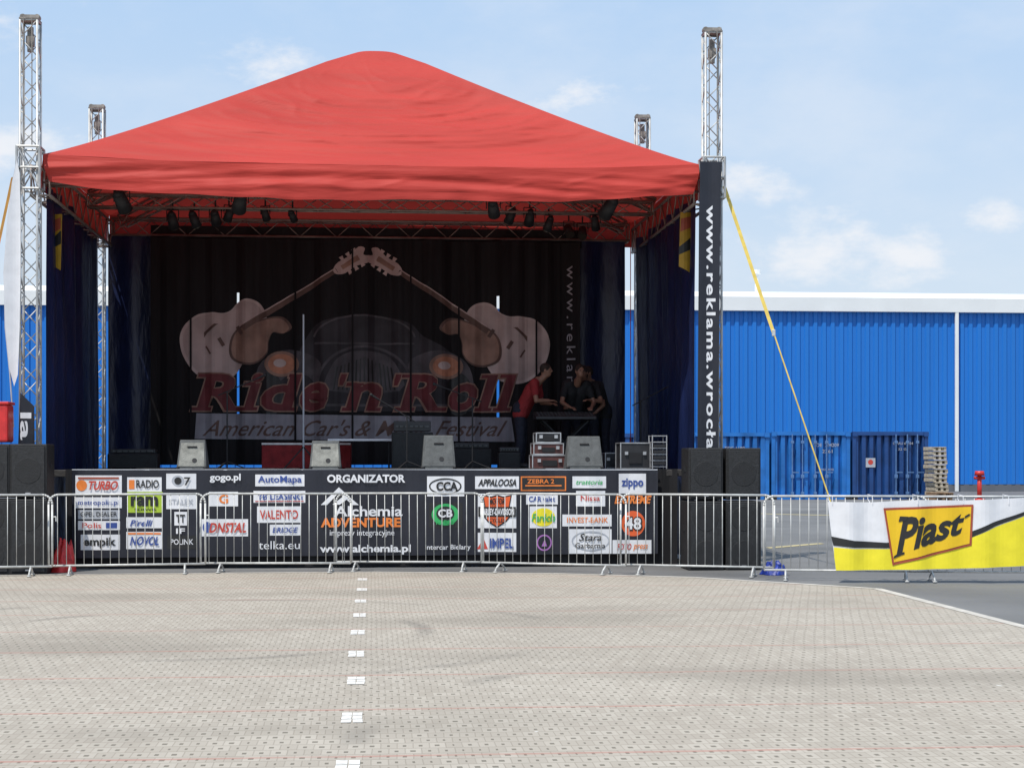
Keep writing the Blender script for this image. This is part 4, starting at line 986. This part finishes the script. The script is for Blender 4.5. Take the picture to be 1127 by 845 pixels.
# ============================================================ PEOPLE
def capsule(b, pts, rad, n=12):
    for i, (p, r) in enumerate(zip(pts, rad)):
        b.ball(p, r, 8, 12)
        if i: b.tube(pts[i-1], p, rad[i-1], r, n)
def person(loc, rot, shirt, label, lean=.12, hands=None, look=0.0, hl=.02):
    o = thing('person', loc, label, 'person', rot=rot, local=True)
    L3 = lean
    pel = Vector((0, 0, .95)); chest = Vector((0, -L3*1.1, 1.30)); nb = Vector((0, -L3*1.5, 1.47)); hd = Vector((look, -L3*2.1-.03, 1.63))
    sh = [Vector((sx*.19, -L3*1.35, 1.42)) for sx in (-1, 1)]
    hands = hands or [Vector((-.2, -.5, 1.02)), Vector((.2, -.5, 1.02))]
    b = B(); sh_b = B(); tr_b = B()
    for sx in (-1, 1):
        capsule(b, [pel+Vector((sx*.08, 0, 0)), Vector((sx*.075, -L3*.5, 1.1)), chest+Vector((sx*.09, 0, 0)), sh[(sx+1)//2]*.75+nb*.25-Vector((0, 0, .02))], [.11, .095, .115, .07])
        capsule(sh_b, [pel+Vector((sx*.08, 0, -.04)), Vector((sx*.08, -L3*.5, 1.1)), chest+Vector((sx*.09, 0, 0)), sh[(sx+1)//2]*.8+nb*.2-Vector((0, 0, .02))], [.128, .118, .132, .085])
        capsule(tr_b, [pel+Vector((sx*.085, 0, .06)), pel+Vector((sx*.085, 0, 0))], [.118, .125])
    b.ball(nb, .06); capsule(b, [nb-Vector((0, 0, .05)), hd-Vector((0, -.01, .08))], [.062, .055])
    b.ball(hd, (.073, .09, .11), 14, 18); b.ball(hd+Vector((0, -.02, -.055)), (.055, .068, .062), 10, 14)
    b.ball(hd+Vector((0, -.095, -.01)), (.012, .018, .022)); b.ball(hd+Vector((0, -.088, .022)), (.05, .01, .008))
    b.ball(hd+Vector((0, -.082, -.058)), (.024, .01, .007))
    for sx in (-1, 1): b.ball(hd+Vector((sx*.076, .005, -.005)), (.012, .02, .03))
    for k, sx in enumerate((-1, 1)):
        s_, h = sh[k], hands[k]; mid = (s_+h)/2; L_ = (h-s_).length; bend = math.sqrt(max(0, .285**2-(L_/2)**2)) if L_ < .57 else 0
        el = mid+Vector((sx*.6, .3, -.75)).normalized()*bend
        capsule(b, [s_, el, h], [.05, .04, .028])
        capsule(sh_b, [s_, s_+(el-s_)*.62], [.068, .062])
        fd = (h-el).normalized(); fd.z *= .4; fd.normalize(); sd = fd.cross(Vector((0, 0, 1))).normalized(); dn = Vector((0, 0, -1))
        for q in (-.022, -.007, .008, .022): capsule(b, [h+sd*q*.7, h+fd*.085+sd*q], [.017, .014])
        for q, ln in ((-.03, .062), (-.01, .078), (.01, .083), (.03, .072)):
            r0 = h+fd*.085+sd*q; capsule(b, [r0, r0+fd*ln*.5+dn*.006, r0+fd*ln*.85+dn*.028], [.0095, .009, .008], 8)
        ts = sd*(-sx if sd.x > 0 else sx); t0 = h+fd*.03+ts*.025
        capsule(b, [t0, t0+ts*.028+fd*.03, t0+ts*.03+fd*.062+dn*.01], [.012, .0105, .009], 8)
    for sx in (-1, 1):
        hp, kn, an = Vector((sx*.09, 0, .9)), Vector((sx*.11, -.02, .50)), Vector((sx*.12, .02, .09))
        capsule(b, [hp, kn, kn+Vector((0, .03, -.14)), an], [.085, .055, .052, .036])
        capsule(tr_b, [hp, kn, an], [.105, .075, .062])
        capsule(b, [an-Vector((0, 0, .04)), an+Vector((0, -.15, -.055))], [.034, .03])
        f_ = B(); capsule(f_, [an+Vector((0, .03, -.045)), an+Vector((0, -.06, -.04)), an+Vector((0, -.17, -.055))], [.045, .046, .036])
        make('shoe', f_, M['shoe'], o, True)
    def rem(ob, vs):
        m = ob.modifiers.new('rm', 'REMESH'); m.mode = 'VOXEL'; m.voxel_size = vs; m.use_smooth_shade = True
        s2 = ob.modifiers.new('sm', 'SMOOTH'); s2.iterations = 3; s2.factor = .5
    rem(make('body', b, M['skin'], o, True), .006)
    rem(make('shirt', sh_b, M[shirt], o, True), .012); rem(make('trousers', tr_b, M['jeans'], o, True), .012)
    hb = B(); hb.ball(hd+Vector((0, .014, .028)), (.084, .094, .098), 12, 18)
    if hl > .05: hb.ball(hd+Vector((0, .05, -.05)), (.07, .05, .11), 10, 14)
    make('hair', hb, M['hair'], o, True)
    for sx in (-1, 1): make('eye', B().ball(hd+Vector((sx*.03, -.086, .006)), (.011, .006, .007)), M['kprint'], o, True)
    return o
person((XA(573, 27.2), 27.2, DZ), math.radians(75), 'tred', "person in red t-shirt leaning towards the mixing desk", .19, [Vector((-.2, -.50, 1.12)), Vector((.16, -.48, 1.08))])
person((XA(629, 27.75), 27.75, DZ), math.radians(12), 'tblack', "person in black t-shirt bending over the mixing desk", .2, [Vector((-.22, -.54, 1.02)), Vector((.18, -.52, 1.02))])
person((XA(648, 27.95), 27.95, DZ), math.radians(-28), 'tblack', "dark haired person in black t-shirt reaching to the desk", .12, [Vector((-.24, -.46, 1.05)), Vector((.2, -.46, 1.15))], hl=.1)
person((XA(663, 28.1), 28.1, DZ), math.radians(-62), 'tblack', "person in black t-shirt standing at the desk end", .14, [Vector((-.2, -.42, 1.15)), Vector((.22, -.3, .95))])

# ============================================================ CAMERA, LIGHT, SKY
cd = bpy.data.cameras.new('camera'); cam = bpy.data.objects.new('camera', cd); COL.objects.link(cam)
cam.location = (0, 0, H); cam.rotation_euler = (math.pi/2, 0, -TH)
cd.sensor_width = 36; cd.lens = F/1127*36; cd.shift_y = (HY-422.5)/1127; cd.clip_end = 5000; cd.clip_start = .1
scene.camera = cam
EL = math.radians(63); AZ = math.radians(-38)
sd = Vector((math.sin(AZ)*math.cos(EL), -math.cos(AZ)*math.cos(EL), math.sin(EL)))
sl_ = bpy.data.lights.new('sun', 'SUN'); sl_.energy = 4.1; sl_.angle = math.radians(.5); sl_.color = (1, .95, .875)
so = bpy.data.objects.new('sun', sl_); COL.objects.link(so); so.rotation_euler = sd.to_track_quat('Z', 'Y').to_euler(); so.location = (0, -10, 30)
w = bpy.data.worlds.new('World'); scene.world = w; w.use_nodes = True; N = w.node_tree.nodes; L = w.node_tree.links
bg = N['Background']; sky = N.new('ShaderNodeTexSky'); sky.sky_type = 'NISHITA'; sky.sun_disc = False
sky.sun_elevation = EL; sky.sun_rotation = math.atan2(sd.x, sd.y); sky.air_density = 1.0; sky.dust_density = 1.5; sky.ozone_density = 1.5
tc = N.new('ShaderNodeTexCoord')
def wm(op, a, b=None, clamp=False):
    n = N.new('ShaderNodeMath'); n.operation = op; n.use_clamp = clamp
    for i, q in enumerate((a, b)):
        if q is None: continue
        if isinstance(q, (int, float)): n.inputs[i].default_value = q
        else: L.new(q, n.inputs[i])
    return n.outputs[0]
mp = N.new('ShaderNodeMapping'); mp.inputs['Scale'].default_value = (1, 1, 2.0); L.new(tc.outputs['Generated'], mp.inputs[0])
def noi(sc, det=8, ro=.6):
    n = N.new('ShaderNodeTexNoise'); n.inputs['Scale'].default_value = sc; n.inputs['Detail'].default_value = det; n.inputs['Roughness'].default_value = ro
    L.new(mp.outputs[0], n.inputs['Vector']); return n.outputs['Fac']
n1 = noi(24, 8, .62); n0 = noi(5, 7, .6)
acc = None
for px, py, R, st in ((905, 272, .075, 1.0), (940, 262, .05, .95), (1000, 284, .055, .9), (822, 202, .05, .9), (1092, 241, .036, .8), (290, 70, .06, .6), (640, 112, .07, .6), (5, 165, .09, .8), (20, 20, .07, .5)):
    l = (px-CX)/F; dv = Vector((l*C+S, C-l*S, (HY-py)/F)).normalized()
    vd = N.new('ShaderNodeVectorMath'); vd.operation = 'DISTANCE'; L.new(mp.outputs[0], vd.inputs[0]); vd.inputs[1].default_value = (dv.x, dv.y, dv.z*2.0)
    m_ = wm('MULTIPLY', wm('SUBTRACT', 1.0, wm('DIVIDE', vd.outputs['Value'], R), True), st)
    acc = m_ if acc is None else wm('MAXIMUM', acc, m_)
dens = wm('ADD', wm('MULTIPLY', wm('SUBTRACT', n1, .5), 2.6), wm('MULTIPLY', acc, 1.25))
cloud = N.new('ShaderNodeMapRange'); cloud.interpolation_type = 'SMOOTHSTEP'; cloud.inputs[1].default_value = .3; cloud.inputs[2].default_value = 1.3; cloud.inputs[3].default_value = 0; cloud.inputs[4].default_value = .9
L.new(dens, cloud.inputs[0])
cm = wm('MULTIPLY', cloud.outputs[0], wm('MULTIPLY', acc, 2.5, True))
veil = N.new('ShaderNodeMapRange'); veil.interpolation_type = 'SMOOTHSTEP'; veil.inputs[1].default_value = .4; veil.inputs[2].default_value = .75; veil.inputs[3].default_value = 0; veil.inputs[4].default_value = .35
L.new(n0, veil.inputs[0]); cm = wm('MAXIMUM', cm, veil.outputs[0])
sp = N.new('ShaderNodeSeparateXYZ'); L.new(tc.outputs['Generated'], sp.inputs[0])
gr = N.new('ShaderNodeMapRange'); gr.inputs[1].default_value = 0.02; gr.inputs[2].default_value = .30; gr.inputs[3].default_value = 0; gr.inputs[4].default_value = 1; L.new(sp.outputs[2], gr.inputs[0])
hc = N.new('ShaderNodeMix'); hc.data_type = 'RGBA'; hc.inputs[6].default_value = (7.9, 8.8, 9.7, 1); hc.inputs[7].default_value = (5.0, 7.2, 10.2, 1); L.new(gr.outputs[0], hc.inputs[0])
hz = N.new('ShaderNodeMix'); hz.data_type = 'RGBA'; hz.inputs[0].default_value = .82; L.new(hc.outputs[2], hz.inputs[7]); L.new(sky.outputs[0], hz.inputs[6])
cl_ = N.new('ShaderNodeMix'); cl_.data_type = 'RGBA'; cl_.inputs[7].default_value = (8.9, 9.1, 9.5, 1); L.new(hz.outputs[2], cl_.inputs[6]); L.new(cm, cl_.inputs[0])
L.new(cl_.outputs[2], bg.inputs[0]); bg.inputs[1].default_value = .10
scene.view_settings.view_transform = 'Standard'; scene.view_settings.look = 'None'; scene.view_settings.exposure = 0
